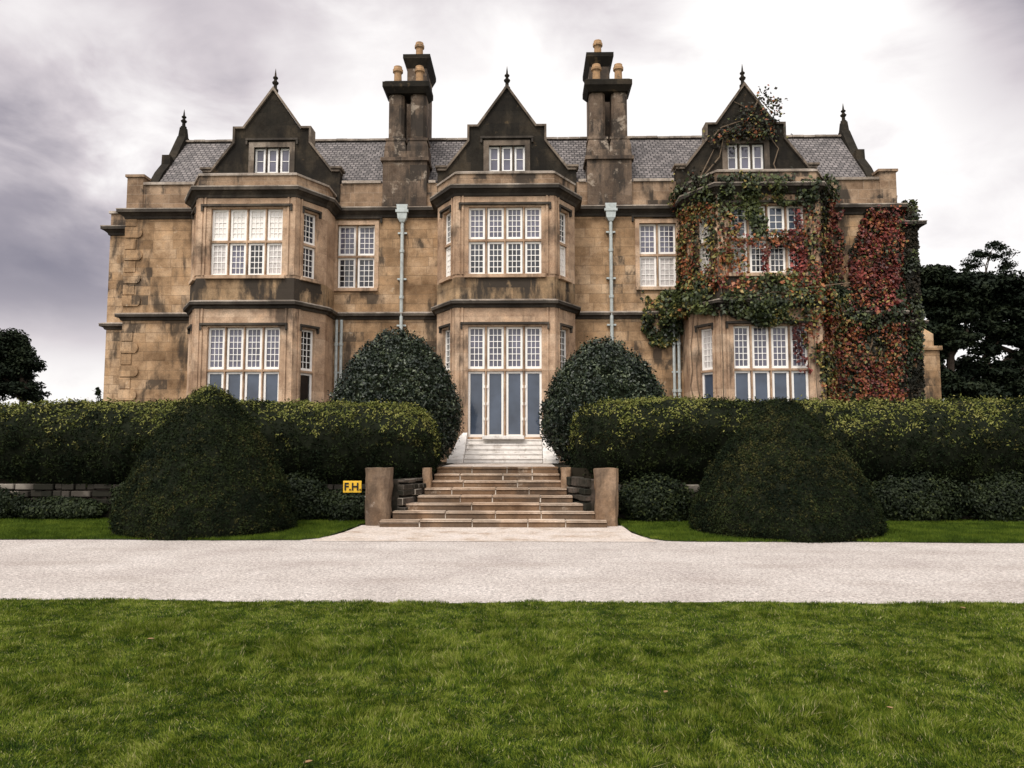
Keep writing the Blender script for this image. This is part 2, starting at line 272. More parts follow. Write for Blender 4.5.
class MB:
    def __init__(s): s.v = []; s.f = []; s.m = []
    def face(s, pts, mi=0):
        i = len(s.v); s.v += [tuple(map(float, p)) for p in pts]; s.f.append(tuple(range(i, i + len(pts)))); s.m.append(mi)
    def hexa(s, p, mi=0):          # p: 8 points, bottom ring then top ring
        i = len(s.v); s.v += [tuple(map(float, q)) for q in p]
        for f in ((3, 2, 1, 0), (4, 5, 6, 7), (0, 1, 5, 4), (1, 2, 6, 5), (2, 3, 7, 6), (3, 0, 4, 7)):
            s.f.append(tuple(i + k for k in f)); s.m.append(mi)
    def box(s, x0, x1, y0, y1, z0, z1, mi=0):
        s.hexa([(x0, y0, z0), (x1, y0, z0), (x1, y1, z0), (x0, y1, z0), (x0, y0, z1), (x1, y0, z1), (x1, y1, z1), (x0, y1, z1)], mi)
    def taper(s, c, a0, b0, a1, b1, z0, z1, mi=0):
        x, y = c
        s.hexa([(x - a0, y - b0, z0), (x + a0, y - b0, z0), (x + a0, y + b0, z0), (x - a0, y + b0, z0), (x - a1, y - b1, z1), (x + a1, y - b1, z1), (x + a1, y + b1, z1), (x - a1, y + b1, z1)], mi)
    def prism_xz(s, poly, y0, y1, mi=0):
        i = len(s.v); n = len(poly)
        s.v += [(x, y0, z) for x, z in poly] + [(x, y1, z) for x, z in poly]
        s.f.append(tuple(range(i, i + n))); s.m.append(mi); s.f.append(tuple(range(i + 2 * n - 1, i + n - 1, -1))); s.m.append(mi)
        for k in range(n):
            j = (k + 1) % n; s.f.append((i + k, i + n + k, i + n + j, i + j)); s.m.append(mi)
    def prism_xy(s, poly, z0, z1, mi=0):
        i = len(s.v); n = len(poly)
        s.v += [(x, y, z0) for x, y in poly] + [(x, y, z1) for x, y in poly]
        s.f.append(tuple(range(i + n - 1, i - 1, -1))); s.m.append(mi); s.f.append(tuple(range(i + n, i + 2 * n))); s.m.append(mi)
        for k in range(n):
            j = (k + 1) % n; s.f.append((i + k, i + j, i + n + j, i + n + k)); s.m.append(mi)
    def lathe(s, c, prof, seg=16, mi=0):
        i = len(s.v); n = len(prof)
        for r, z in prof:
            for k in range(seg):
                a = 2 * math.pi * k / seg; s.v.append((c[0] + r * math.cos(a), c[1] + r * math.sin(a), z))
        for q in range(n - 1):
            for k in range(seg):
                j = (k + 1) % seg; s.f.append((i + q * seg + k, i + q * seg + j, i + (q + 1) * seg + j, i + (q + 1) * seg + k)); s.m.append(mi)
        s.f.append(tuple(range(i + seg - 1, i - 1, -1))); s.m.append(mi); s.f.append(tuple(range(i + (n - 1) * seg, i + n * seg))); s.m.append(mi)
    def tube(s, pts, rad, seg=6, mi=0):
        pts = [np.array(p, float) for p in pts]; i = len(s.v); n = len(pts)
        for q, p in enumerate(pts):
            t = pts[min(q + 1, n - 1)] - pts[max(q - 1, 0)]; t /= np.linalg.norm(t) + 1e-9
            a = np.cross(t, (0.31, 0.95, 0.1)); a /= np.linalg.norm(a) + 1e-9; b = np.cross(t, a)
            r = rad[q] if hasattr(rad, '__len__') else rad
            for k in range(seg):
                w = 2 * math.pi * k / seg; s.v.append(tuple(p + r * (math.cos(w) * a + math.sin(w) * b)))
        for q in range(n - 1):
            for k in range(seg):
                j = (k + 1) % seg; s.f.append((i + q * seg + k, i + q * seg + j, i + (q + 1) * seg + j, i + (q + 1) * seg + k)); s.m.append(mi)
        s.f.append(tuple(range(i + seg - 1, i - 1, -1))); s.m.append(mi); s.f.append(tuple(range(i + (n - 1) * seg, i + n * seg))); s.m.append(mi)
    def build(s, name, mats, parent=None, loc=None, smooth=False, bevel=0):
        off = LOC[parent.name] if parent is not None else (np.array(loc, float) if loc is not None else np.zeros(3))
        me = bpy.data.meshes.new(name); me.from_pydata((np.array(s.v) - off).tolist(), [], s.f)
        for m in (mats if isinstance(mats, (list, tuple)) else [mats]): me.materials.append(m)
        me.polygons.foreach_set('material_index', s.m)
        bm = bmesh.new(); bm.from_mesh(me); bmesh.ops.recalc_face_normals(bm, faces=bm.faces)
        if bevel:
            bmesh.ops.bevel(bm, geom=list(bm.edges), offset=bevel, segments=1, affect='EDGES', clamp_overlap=True)
        bm.to_mesh(me); bm.free()
        if smooth: me.polygons.foreach_set('use_smooth', [True] * len(me.polygons))
        me.update()
        return link(name, me, parent, loc)
def struct(o): o['kind'] = 'structure'; return o

def sweep(mb, poly, prof, mi=0, closed_prof=True):
    """run a moulding (d outwards, z up) along a plan polyline, with mitred corners"""
    P = [np.array(p, float) for p in poly]; nrm = []
    for a, b in zip(P[:-1], P[1:]):
        d = (b - a) / np.linalg.norm(b - a); nrm.append(np.array([d[1], -d[0]]))
    rings = []
    for i, p in enumerate(P):
        if i == 0: m = nrm[0]
        elif i == len(P) - 1: m = nrm[-1]
        else: m = (nrm[i - 1] + nrm[i]) / (1 + nrm[i - 1] @ nrm[i])
        rings.append([(p[0] + m[0] * d, p[1] + m[1] * d, z) for d, z in prof])
    n = len(prof)
    for r0, r1 in zip(rings[:-1], rings[1:]):
        for k in range(n if closed_prof else n - 1):
            j = (k + 1) % n; mb.face([r0[k], r1[k], r1[j], r0[j]], mi)
    if closed_prof: mb.face(rings[0], mi); mb.face(rings[-1][::-1], mi)

# ------------------------------------------------------------------ leaves and blades as numpy meshes
def raw_mesh(name, V, F, mats, midx=None, parent=None, loc=None, smooth=False):
    """V (n,3), F (m,k) all faces of k corners"""
    off = LOC[parent.name] if parent is not None else (np.array(loc, float) if loc is not None else np.zeros(3))
    me = bpy.data.meshes.new(name); m, k = F.shape
    me.vertices.add(len(V)); me.vertices.foreach_set('co', (V - off).astype(np.float32).ravel())
    me.loops.add(m * k); me.loops.foreach_set('vertex_index', F.astype(np.int32).ravel())
    me.polygons.add(m); me.polygons.foreach_set('loop_start', np.arange(0, m * k, k, dtype=np.int32))
    for mt in (mats if isinstance(mats, (list, tuple)) else [mats]): me.materials.append(mt)
    if midx is not None: me.polygons.foreach_set('material_index', midx.astype(np.int32))
    if smooth: me.polygons.foreach_set('use_smooth', np.ones(m, bool))
    me.update(calc_edges=True); me.validate()
    return link(name, me, parent, loc)
def unit(a): return a / (np.linalg.norm(a, axis=-1, keepdims=True) + 1e-9)
def leaf_geo(rng, Cn, N, L, W, tilt=0.5, down=0.0):
    n = len(Cn); N = unit(N + tilt * rng.normal(size=(n, 3)))
    r = rng.normal(size=(n, 3)); r[:, 2] -= down * 2
    t = unit(r - (r * N).sum(1, keepdims=True) * N); b = np.cross(N, t)
    L = np.broadcast_to(L, (n,))[:, None] * rng.uniform(0.65, 1.3, (n, 1)); W = np.broadcast_to(W, (n,))[:, None] * rng.uniform(0.7, 1.25, (n, 1))
    fold = N * (W * 0.22)
    V = np.stack([Cn - t * L / 2, Cn + b * W / 2 - t * L * 0.08 + fold, Cn + t * L / 2, Cn - b * W / 2 - t * L * 0.08 + fold], 1).reshape(-1, 3)
    return V, np.arange(n * 4).reshape(n, 4)
def vnoise(P, seed=0):
    i = np.floor(P).astype(np.int64); f = P - i; f = f * f * (3 - 2 * f); out = 0
    for a in (0, 1):
        for b in (0, 1):
            for c in (0, 1):
                h = (i[:, 0] + a) * 374761393 + (i[:, 1] + b) * 668265263 + (i[:, 2] + c) * 2147483647 + seed * 1013904223
                h = (h ^ (h >> 13)) * 1274126177; h = (h ^ (h >> 16)) & 0xffff
                w = (f[:, 0] if a else 1 - f[:, 0]) * (f[:, 1] if b else 1 - f[:, 1]) * (f[:, 2] if c else 1 - f[:, 2])
                out = out + w * (h / 65535.0)
    return out
def fbm(P, seed=0, o=3):
    return sum(vnoise(P * 2 ** k, seed + k) * 0.5 ** k for k in range(o)) / sum(0.5 ** k for k in range(o))
def scatter(rng, V, F, n):
    T = np.concatenate([F[:, [0, 1, 2]], F[:, [0, 2, 3]]]) if F.shape[1] == 4 else F
    A, B, D = V[T[:, 0]], V[T[:, 1]], V[T[:, 2]]; cr = np.cross(B - A, D - A); ar = np.linalg.norm(cr, axis=1)
    k = rng.choice(len(T), n, p=ar / ar.sum()); u, v = rng.random((2, n)); s = u + v > 1; u[s], v[s] = 1 - u[s], 1 - v[s]
    return A[k] + (B - A)[k] * u[:, None] + (D - A)[k] * v[:, None], unit(cr[k])
def grid_faces(nu, nv, wrap=False):
    i, j = np.meshgrid(np.arange(nu - (0 if wrap else 1)), np.arange(nv - 1), indexing='ij'); i2 = (i + 1) % nu
    return np.stack([i * nv + j, i2 * nv + j, i2 * nv + j + 1, i * nv + j + 1], -1).reshape(-1, 4)

# ================================================================== SETTING: ground, drive, lawn, terrace
AX = -0.78          # the axis of the house, its stairs and its garden steps
TZ = 1.264          # level of the terrace
def sheet(name, poly, z, mat):
    mb = MB(); mb.face([(x, y, z) for x, y in poly]); return struct(mb.build(name, mat))
sheet('ground', [(-900, -900), (900, -900), (900, 1200), (-900, 1200)], -0.03, EARTH)
def lawn_edge(x): return 8.93 + 0.05 * math.sin(x * 0.9) + 0.03 * math.sin(x * 2.7 + 1) + (0.006 * (x - 1) ** 2 if x > 1 else 0.0)
xs = np.linspace(-30, 30, 121)
sheet('lawn', [(-30, -6), (30, -6)] + [(x, lawn_edge(x)) for x in xs[::-1]], 0.004, TURF)
sheet('gravel_drive', [(-60, 8.0), (60, 8.0), (60, 15.4), (-60, 15.4)], 0.0, GRAVEL)
sheet('garden_path', [(AX - 3.32, 14.5), (AX + 3.2, 14.5), (AX + 2.92, 16.0), (AX + 2.9, 17.4), (AX - 3.0, 17.4), (AX - 3.06, 16)], 0.006, FLAG)
def vl(x): return 14.62 + 0.05 * math.sin(x * 1.3)
LV = [(-40, 14.6)] + [(x, vl(x)) for x in np.linspace(-14, -4.4, 30)] + [(-4.1, 14.95), (-3.95, 15.6), (-3.84, 17.4), (-3.8, 19), (-40, 19)]
RV = [(2.13, 19), (2.13, 17.2), (2.2, 16), (2.36, 15), (2.6, 14.68)] + [(x, vl(x) - 0.02 * (x - 2.6)) for x in np.linspace(3, 14, 30)] + [(40, 14.2), (40, 19)]
sheet('grass_verge', LV, 0.012, TURF); sheet('grass_verge', RV, 0.012, TURF)
mb = MB(); mb.box(-60, AX - 1.62, 18.95, 120, -0.02, TZ - 0.01); mb.box(AX + 1.62, 60, 18.95, 120, -0.02, TZ - 0.01); mb.box(AX - 1.62, AX + 1.62, 19.75, 120, -0.02, TZ - 0.01)
struct(mb.build('terrace', [SOIL]))
sheet('terrace_path', [(AX - 1.5, 20.05), (AX + 1.5, 20.05), (AX + 1.5, 24.0), (AX - 1.5, 24.0)], TZ - 0.004, FLAG)

# ================================================================== THE HOUSE
house = thing('country_house', 'large brown sandstone country house with three gables, two tall chimneys and white mullioned windows', 'house', (AX, 28, TZ))
BX = [AX - 8.95, AX, AX + 8.98]                  # the axes of the three bays
XL, XR, YF, YB = -15.25, 13.75, 28.0, 37.0
FR, CH, CY, FY = 1.70, 2.47, 26.85, 25.6       # bay: half width of the front, half width at the wall, depth of cant end, front plane
SL, SR = XL - 1.85, XR + 1.85                  # the breasts on the two end walls
plan = [(XL, YB), (XL, 33.6), (SL, 33.6), (SL, 30.2), (XL, 30.2), (XL, YF)]
for c in BX: plan += [(c - CH, YF), (c - CH, CY), (c - FR, FY), (c + FR, FY), (c + CH, CY), (c + CH, YF)]
plan += [(XR, YF), (XR, 30.2), (SR, 30.2), (SR, 33.6), (XR, 33.6), (XR, YB)]

class Frame:
    def __init__(s, a, b):
        a, b = np.array(a, float), np.array(b, float); s.len = np.linalg.norm(b - a); s.o = a; s.u = (b - a) / s.len; s.n = np.array([s.u[1], -s.u[0]])
    def p(s, u, d, z): q = s.o + s.u * u + s.n * d; return (q[0], q[1], z)
    def box(s, mb, u0, u1, d0, d1, z0, z1, mi=0):
        mb.hexa([s.p(u0, d1, z0), s.p(u1, d1, z0), s.p(u1, d0, z0), s.p(u0, d0, z0), s.p(u0, d1, z1), s.p(u1, d1, z1), s.p(u1, d0, z1), s.p(u0, d0, z1)], mi)
def wall_face(mb, F, u0, u1, bands, holes, depth=0.30):
    """flat wall from u0 to u1; bands [(z0,z1,material)]; holes [(a,b,z0,z1)] with stone reveals"""
    us = sorted({u0, u1, *[h[0] for h in holes], *[h[1] for h in holes]})
    zs = sorted({*[b[0] for b in bands], *[b[1] for b in bands], *[h[2] for h in holes], *[h[3] for h in holes]})
    for a, b in zip(us[:-1], us[1:]):
        for c, d in zip(zs[:-1], zs[1:]):
            um, zm = (a + b) / 2, (c + d) / 2
            if any(h[0] < um < h[1] and h[2] < zm < h[3] for h in holes): continue
            mi = next(m for z0, z1, m in bands if z0 <= zm <= z1)
            mb.face([F.p(a, 0, c), F.p(b, 0, c), F.p(b, 0, d), F.p(a, 0, d)], mi)
    for a, b, c, d in holes:
        for q in ([(a, c), (a, d)], [(b, d), (b, c)], [(b, c), (a, c)], [(a, d), (b, d)]):
            (ua, za), (ub, zb) = q; mb.face([F.p(ua, 0, za), F.p(ub, 0, zb), F.p(ub, -depth, zb), F.p(ua, -depth, za)], 0)

wrng = np.random.default_rng(5)
def window(F, hole, nl, tiers, name='window', hood=True, hood_ext=0.12, sill=True, lower='sash', blinds=(), curtains=(), surround=0.0, mull=0.09, lower_name=None, stone_mat=None, dark_cells=()):
    """a mullioned stone window in wall frame F. tiers [(z0, z1, columns, rows, glass)] from the bottom up"""
    u0, u1, z0, z1 = hole; lw = (u1 - u0 - (nl - 1) * mull) / nl
    st = MB()
    for i in range(1, nl):
        a = u0 + i * lw + (i - 1) * mull
        st.hexa([F.p(a + 0.03, -0.045, z0), F.p(a + mull - 0.03, -0.045, z0), F.p(a + mull, -0.24, z0), F.p(a, -0.24, z0), F.p(a + 0.03, -0.045, z1), F.p(a + mull - 0.03, -0.045, z1), F.p(a + mull, -0.24, z1), F.p(a, -0.24, z1)])
    for t in tiers[1:]:
        zc = t[0] - 0.04
        F.box(st, u0 + 0.001, u1 - 0.001, -0.06, -0.238, zc - 0.04, zc + 0.04)
    if surround:
        for a, b, c, d in ((u0 - surround, u0, z0, z1 + surround), (u1, u1 + surround, z0, z1 + surround)): F.box(st, a, b, 0.035, -0.02, c, d)
        F.box(st, u0, u1, 0.035, -0.02, z1, z1 + surround)
    if not st.f: F.box(st, u0, u0 + 0.03, -0.03, -0.2, z0, z1)
    w = st.build(name, stone_mat or S_BAY, house)
    for ti, (za, zb, nc, nr, gm) in enumerate(tiers):
        top = zb - (0.08 if ti < len(tiers) - 1 else 0.0)
        for i in range(nl):
            a = u0 + i * (lw + mull); b = a + lw; sm = MB()
            fr = 0.072
            F.box(sm, a, a + fr, -0.13, -0.21, za, top); F.box(sm, b - fr, b, -0.13, -0.21, za, top)
            F.box(sm, a + fr, b - fr, -0.13, -0.21, za, za + fr * 1.25); F.box(sm, a + fr, b - fr, -0.13, -0.21, top - fr, top)
            A, B, Zc, Zd = a + fr, b - fr, za + fr * 1.25, top - fr; bar = 0.022
            for k in range(1, nc):
                x = A + (B - A) * k / nc; F.box(sm, x - bar / 2, x + bar / 2, -0.15, -0.19, Zc, Zd)
            for k in range(1, nr):
                z = Zc + (Zd - Zc) * k / nr
                for q in range(nc):
                    xa = A + (B - A) * q / nc + (bar / 2 if q else 0); xb = A + (B - A) * (q + 1) / nc - (bar / 2 if q < nc - 1 else 0)
                    F.box(sm, xa, xb, -0.152, -0.188, z - bar / 2, z + bar / 2)
            nm = 'sash'
            if ti == 0 and lower_name:
                nm = lower_name
                for z in (0.25, 0.5, 0.78):
                    zz = Zc + (Zd - Zc) * z; xx = (b - 0.01) if i in (0, 2) else (a + 0.01)
                    F.box(sm, xx - 0.03, xx + 0.03, -0.10, -0.128, zz - 0.05, zz + 0.05)
            sm.build(nm, WHITE, w); panes = MB()
            # each small pane leans a hair differently, so reflections break up from pane to pane
            gi = gm
            if (ti, i) in blinds: gi = 3
            elif (ti, i) in curtains: gi = 4
            elif (ti, i) in dark_cells: gi = 2
            for q in range(nc):
                for k in range(nr):
                    xa, xb = A + (B - A) * q / nc, A + (B - A) * (q + 1) / nc; zc, zd = Zc + (Zd - Zc) * k / nr, Zc + (Zd - Zc) * (k + 1) / nr
                    e = wrng.uniform(-0.004, 0.004, 4); d = -0.172
                    g2 = gi
                    if gi == 0 and wrng.random() < 0.3: g2 = 2
                    panes.face([F.p(xa, d + e[0], zc), F.p(xb, d + e[1], zc), F.p(xb, d + e[1] + e[2], zd), F.p(xa, d + e[0] + e[2], zd)], g2)
            panes.build('glazing', [G_DARK, G_LILAC, G_BLACK, BLIND, CURTAIN, G_BLUE], w)
    if sill:
        s = MB(); F.box(s, u0 - 0.14, u1 + 0.14, 0.10, -0.2, z0 - 0.13, z0 - 0.002); s.build('sill', S_BAY, w, bevel=0.012)
    if hood:
        h = MB(); e = surround + hood_ext; t = z1 + surround + 0.06
        F.box(h, u0 - e, u1 + e, 0.10, -0.01, t, t + 0.075); F.box(h, u0 - e, u0 - e + 0.07, 0.085, -0.01, t - 0.16, t); F.box(h, u1 + e - 0.07, u1 + e, 0.085, -0.01, t - 0.16, t)
        h.build('hood_mould', S_TRIM, w)
    return w

# main walls: front with two first-floor windows, ends and back closed
FW0 = Frame((XL, YF), (XR, YF))
H1 = (7.70, 10.12)
flank = [(-6.46 - 0.70 - XL, -6.46 + 0.70 - XL, *H1), (AX + 5.64 - 0.68 - XL, AX + 5.64 + 0.68 - XL, *H1)]
mb = MB()
wall_face(mb, FW0, 0, FW0.len, [(TZ - 0.3, 10.6, 0), (10.6, 11.72, 1)], flank)
for a, b in zip(plan[:5], plan[1:6]): wall_face(mb, Frame(a, b), 0, Frame(a, b).len, [(TZ - 0.3, 10.6, 0), (10.6, 11.3, 1)], [])
for a, b in zip(plan[-6:-1], plan[-5:]): wall_face(mb, Frame(a, b), 0, Frame(a, b).len, [(TZ - 0.3, 10.6, 0), (10.6, 11.3, 1)], [])
Fb = Frame((XR, YB), (XL, YB)); wall_face(mb, Fb, 0, Fb.len, [(TZ - 0.3, 10.6, 0), (10.6, 11.72, 1)], [])
for s0, s1 in ((SL, XL), (XR, SR)): mb.face([(s0, 30.2, 11.3), (s1, 30.2, 11.3), (s1, 33.6, 11.3), (s0, 33.6, 11.3)], 1)
mb.face([(XL, YF + 0.35, 11.0), (XR, YF + 0.35, 11.0), (XR, YF + 0.35, 11.72), (XL, YF + 0.35, 11.72)], 1)
# gable-end walls up to the roof
RY, RZ, EY, EZ = 30.7, 14.50, 28.3, 11.75
YR = 33.1        # foot of the rear slope
for x in (XL, XR):
    mb.face([(x, YF, 11.3), (x, YB, 11.3), (x, YB, 11.72), (x, YF, 11.72)], 1)
wall = mb.build('wall', [S_WALL, S_PAR], house)
# rusticated quoins up the left corner, long and short in turn
qr = np.random.default_rng(3)
z = TZ; k = 0
while z < 10.2:
    hq = 0.42 + 0.05 * qr.random(); wq = (0.62 if k % 2 else 0.36) + 0.06 * qr.random()
    if not (6.3 < z + hq and z < 6.8):
        cx_ = XL + wq - 0.14; mb = MB()
        poly = [(XL - 0.02, z + 0.03), (cx_, z + 0.03)] + [(cx_ + 0.15 * math.sin(t), z + hq / 2 - (hq / 2 - 0.03) * math.cos(t)) for t in np.linspace(0.3, math.pi - 0.3, 7)] + [(cx_, z + hq - 0.02), (XL - 0.02, z + hq - 0.02)]
        if k % 2: mb.prism_xz(poly, YF - 0.055, YF + 0.2)
        else: mb.prism_xz([(XL - 0.02, z + 0.03), (XL + wq, z + 0.03), (XL + wq, z + hq - 0.02), (XL - 0.02, z + hq - 0.02)], YF - 0.03, YF + 0.2)
        mb.build('quoin', S_WALL, house)
    z += hq; k += 1

# bays
bay_windows = [
    # blinds / curtains; left-hand side windows use blind white to paint their reflections
    dict(b1={(1, 0), (1, 1), (1, 2), (1, 3)}, c1={(0, 0), (0, 3)}, rb=set(), lb={(0, 0), (1, 0)}, low=5),
    dict(b1=set(), c1=set(), rb={(0, 0)}, lb={(0, 0)}, low=5),
    dict(b1=set(), c1=set(), rb=set(), lb={(0, 0), (1, 0)}, low=5),
]
W1 = (7.66, 10.02); W0T = 5.86; SZ = 2.10
for bi, c in enumerate(BX):
    cfg = bay_windows[bi]
    pts = [(c - CH, YF), (c - CH, CY), (c - FR, FY), (c + FR, FY), (c + CH, CY), (c + CH, YF)]
    mb = MB()
    bands = [(TZ - 0.3, 6.72, 0), (6.72, 7.56, 1), (7.56, 10.72, 0), (10.72, 11.18, 2)]
    for si in range(5):
        F = Frame(pts[si], pts[si + 1]); holes = []
        if si == 2: holes = [(FR - 1.25, FR + 1.25, *W1), (FR - 1.25, FR + 1.25, SZ, W0T)]
        elif si == 1: holes = [(F.len - 1.0, F.len - 0.38, *W1), (F.len - 1.0, F.len - 0.38, SZ, W0T)]
        elif si == 3: holes = [(0.38, 1.0, *W1), (0.38, 1.0, SZ, W0T)]
        wall_face(mb, F, 0, F.len, bands, holes)
    mb.face([(x, y, 10.95) for x, y in pts], 3)
    q = [(c + (x - c) * 0.9, 28 - (28 - y) * 0.88) for x, y in pts]
    for a, b in zip(q[:-1], q[1:]): mb.face([(*a, 10.95), (*b, 10.95), (*b, 11.18), (*a, 11.18)], 2)
    bay = mb.build('bay', [S_BAY, S_PANEL, S_PAR, LEADROOF], house)
    # roll mouldings and raised strips that frame the corners
    for si, ends in ((1, (1,)), (2, (0, 1)), (3, (0,))):
        F = Frame(pts[si], pts[si + 1])
        for e in ends:
            for off, wd, pr in ((0.0, 0.16, 0.03), (0.22, 0.06, 0.045)):
                a = off if e == 0 else F.len - off - wd
                for za, zb in ((TZ, 6.5), (7.66, 10.4)): mm = MB(); F.box(mm, a, a + wd, pr, -0.02, za, zb); mm.build('corner_shaft', S_BAY, bay)
    sl_ = MB()
    Ff = Frame(pts[2], pts[3])
    F1, F3 = Frame(pts[1], pts[2]), Frame(pts[3], pts[4])
    # first floor
    if bi == 2:
        window(Ff, (FR - 1.25, FR + 1.25, *W1), 4, hood_ext=0.34, tiers=[(7.66, 8.90, 3, 5, 0), (8.90, 10.02, 2, 4, 5)], curtains={(0, 0)})
    elif bi == 0:
        window(Ff, (FR - 1.25, FR + 1.25, *W1), 4, hood_ext=0.34, tiers=[(7.66, 8.90, 3, 5, 1), (8.90, 10.02, 3, 5, 1)], blinds=cfg['b1'], curtains=cfg['c1'], dark_cells={(0, 2)})
    else:
        window(Ff, (FR - 1.25, FR + 1.25, *W1), 4, hood_ext=0.34, tiers=[(7.66, 8.90, 3, 5, 0), (8.90, 10.02, 3, 5, 1)])
    for F, hole, key in ((F1, (F1.len - 1.0, F1.len - 0.38), 'lb'), (F3, (0.38, 1.0), 'rb')):
        window(F, (*hole, *W1), 1, [(7.66, 8.90, 3, 5, 0), (8.90, 10.02, 3, 5, 0)], blinds=cfg[key])
    # ground floor
    gt = [(SZ, 4.41, 1, 1, 5), (4.41, W0T, 3, 6, 1)]
    window(Ff, (FR - 1.25, FR + 1.25, SZ, W0T), 4, gt, hood_ext=0.26, name='french_window' if bi == 1 else 'window', sill=True, lower_name='door_leaf' if bi == 1 else None)
    window(F1, (F1.len - 1.0, F1.len - 0.38, SZ, W0T), 1, [(SZ, 4.41, 1, 1, 5 if bi else 3), (4.41, W0T, 3, 6, 0)], blinds={(1, 0)} if bi == 0 else (), curtains={(1, 0)} if bi == 2 else ())  # blind white here paints the pale reflection in the side pane
    window(F3, (0.38, 1.0, SZ, W0T), 1, [(SZ, 4.41, 1, 1, 2), (4.41, W0T, 3, 6, 2)])
window(FW0, flank[0], 2, [(7.70, 8.96, 3, 5, 0), (8.96, 10.12, 3, 5, 1)], surround=0.16)
window(FW0, flank[1], 2, [(7.70, 8.96, 3, 5, 0), (8.96, 10.12, 3, 5, 1)], surround=0.16, curtains={(0, 0), (0, 1)})

# string course, cornice, plinth and copings run round the whole front
mb = MB(); sweep(mb, plan, [(0.002, 6.50), (0.05, 6.50), (0.09, 6.58), (0.20, 6.62), (0.20, 6.70), (0.10, 6.73), (0.002, 6.75)]); sweep(mb, plan, [(0.004, 6.752), (0.21, 6.704), (0.215, 6.735), (0.004, 6.80)], 1); mb.build('string_course', [S_TRIM, S_COPE], house)
mb = MB(); sweep(mb, plan, [(0.002, 10.38), (0.05, 10.40), (0.08, 10.48), (0.20, 10.58), (0.27, 10.60), (0.27, 10.70), (0.22, 10.73), (0.002, 10.74)]); sweep(mb, plan, [(0.004, 10.745), (0.28, 10.704), (0.285, 10.745), (0.004, 10.80)], 1); mb.build('cornice', [S_TRIM, S_COPE], house)
mb = MB(); sweep(mb, plan, [(0.002, TZ - 0.3), (0.10, TZ - 0.3), (0.10, 1.85), (0.02, 1.95), (0.002, 1.95)]); mb.build('plinth', S_BAY, house)
for c in BX:
    mb = MB(); pts = [(c - CH, YF - 0.05), (c - CH, CY), (c - FR, FY), (c + FR, FY), (c + CH, CY), (c + CH, YF - 0.05)]
    sweep(mb, pts, [(-0.28, 11.18), (0.05, 11.18), (0.05, 11.25), (-0.10, 11.32), (-0.28, 11.30)]); mb.build('coping', S_COPE, house)
for a, b in ((XL + 0.62, BX[0] - 2.7), (BX[0] + 2.7, -5.55), (-3.74, BX[1] - 2.7), (BX[1] + 2.7, 2.2), (3.98, BX[2] - 2.7), (BX[2] + 2.7, XR - 0.62)):
    if b > a: mb = MB(); mb.box(a, b, YF - 0.07, YF + 0.42, 11.72, 11.82); mb.build('coping', S_COPE, house)
for s0, s1 in ((SL - 0.06, XL), (XR, SR + 0.06)): mb = MB(); mb.box(s0, s1, 30.12, 33.68, 11.302, 11.40); mb.build('coping', S_COPE, house)
for x in (XL - 0.02, XR - 0.60): mb = MB(); mb.box(x, x + 0.62, YF - 0.03, YF + 0.5, 10.82, 12.02); mb.box(x - 0.06, x + 0.68, YF - 0.09, YF + 0.56, 12.022, 12.12); mb.build('corner_pier', S_PAR, house)

# roof
mb = MB()
mb.prism_xy  # (slopes as slabs)
th = 0.12
a0, a1 = XL + 0.85, XR - 0.70
mb.hexa([(a0, EY - 0.1, EZ - 0.15), (a1, EY - 0.1, EZ - 0.15), (a1, RY, RZ - th), (a0, RY, RZ - th), (a0, EY - 0.1, EZ - 0.03), (a1, EY - 0.1, EZ - 0.03), (a1, RY, RZ), (a0, RY, RZ)])
mb.hexa([(a0, RY + 0.002, RZ - th), (a1, RY + 0.002, RZ - th), (a1, YR, EZ - 0.15), (a0, YR, EZ - 0.15), (a0, RY + 0.002, RZ), (a1, RY + 0.002, RZ), (a1, YR, EZ), (a0, YR, EZ)])
mb.face([(XL, YF + 0.2, 11.5), (XR, YF + 0.2, 11.5), (XR, YB, 11.5), (XL, YB, 11.5)])
roof = mb.build('roof', SLATE, house)
mb = MB(); rr = np.random.default_rng(8); x = a0
while x < a1 - 0.05:
    w = min(0.46, a1 - x); dz_ = rr.uniform(-0.012, 0.012)
    mb.prism_xz([(x, RZ + dz_ - 0.02), (x + w - 0.012, RZ + dz_ - 0.02), (x + w - 0.012, RZ + 0.06 + dz_), (x, RZ + 0.06 + dz_)], RY - 0.13, RY + 0.13); x += w
mb.build('ridge_tile', S_COPE, roof)

# front gables
def rail(mb, line, t, y0, y1, mi=0, below=0.0):
    """coping laid along a profile line in the wall's plane"""
    P = [np.array(p, float) for p in line]; N = []
    for a, b in zip(P[:-1], P[1:]):
        d = (b - a) / np.linalg.norm(b - a); N.append(np.array([-d[1], d[0]]))
    out = []
    for i, p in enumerate(P):
        m = N[0] if i == 0 else N[-1] if i == len(P) - 1 else (N[i - 1] + N[i]) / max(0.5, 1 + N[i - 1] @ N[i])
        out.append((p - m * below, p + m * t))
    for (a, b), (c, d) in zip(out[:-1], out[1:]):
        mb.hexa([(a[0], y0, a[1]), (c[0], y0, c[1]), (c[0], y1, c[1]), (a[0], y1, a[1]), (b[0], y0, b[1]), (d[0], y0, d[1]), (d[0], y1, d[1]), (b[0], y1, b[1])], mi)
FIN = [(0.14, 0), (0.14, 0.10), (0.085, 0.14), (0.075, 0.30), (0.13, 0.36), (0.15, 0.42), (0.09, 0.47), (0.055, 0.55), (0.11, 0.60), (0.115, 0.65), (0.05, 0.70), (0.035, 0.84), (0.006, 1.05)]
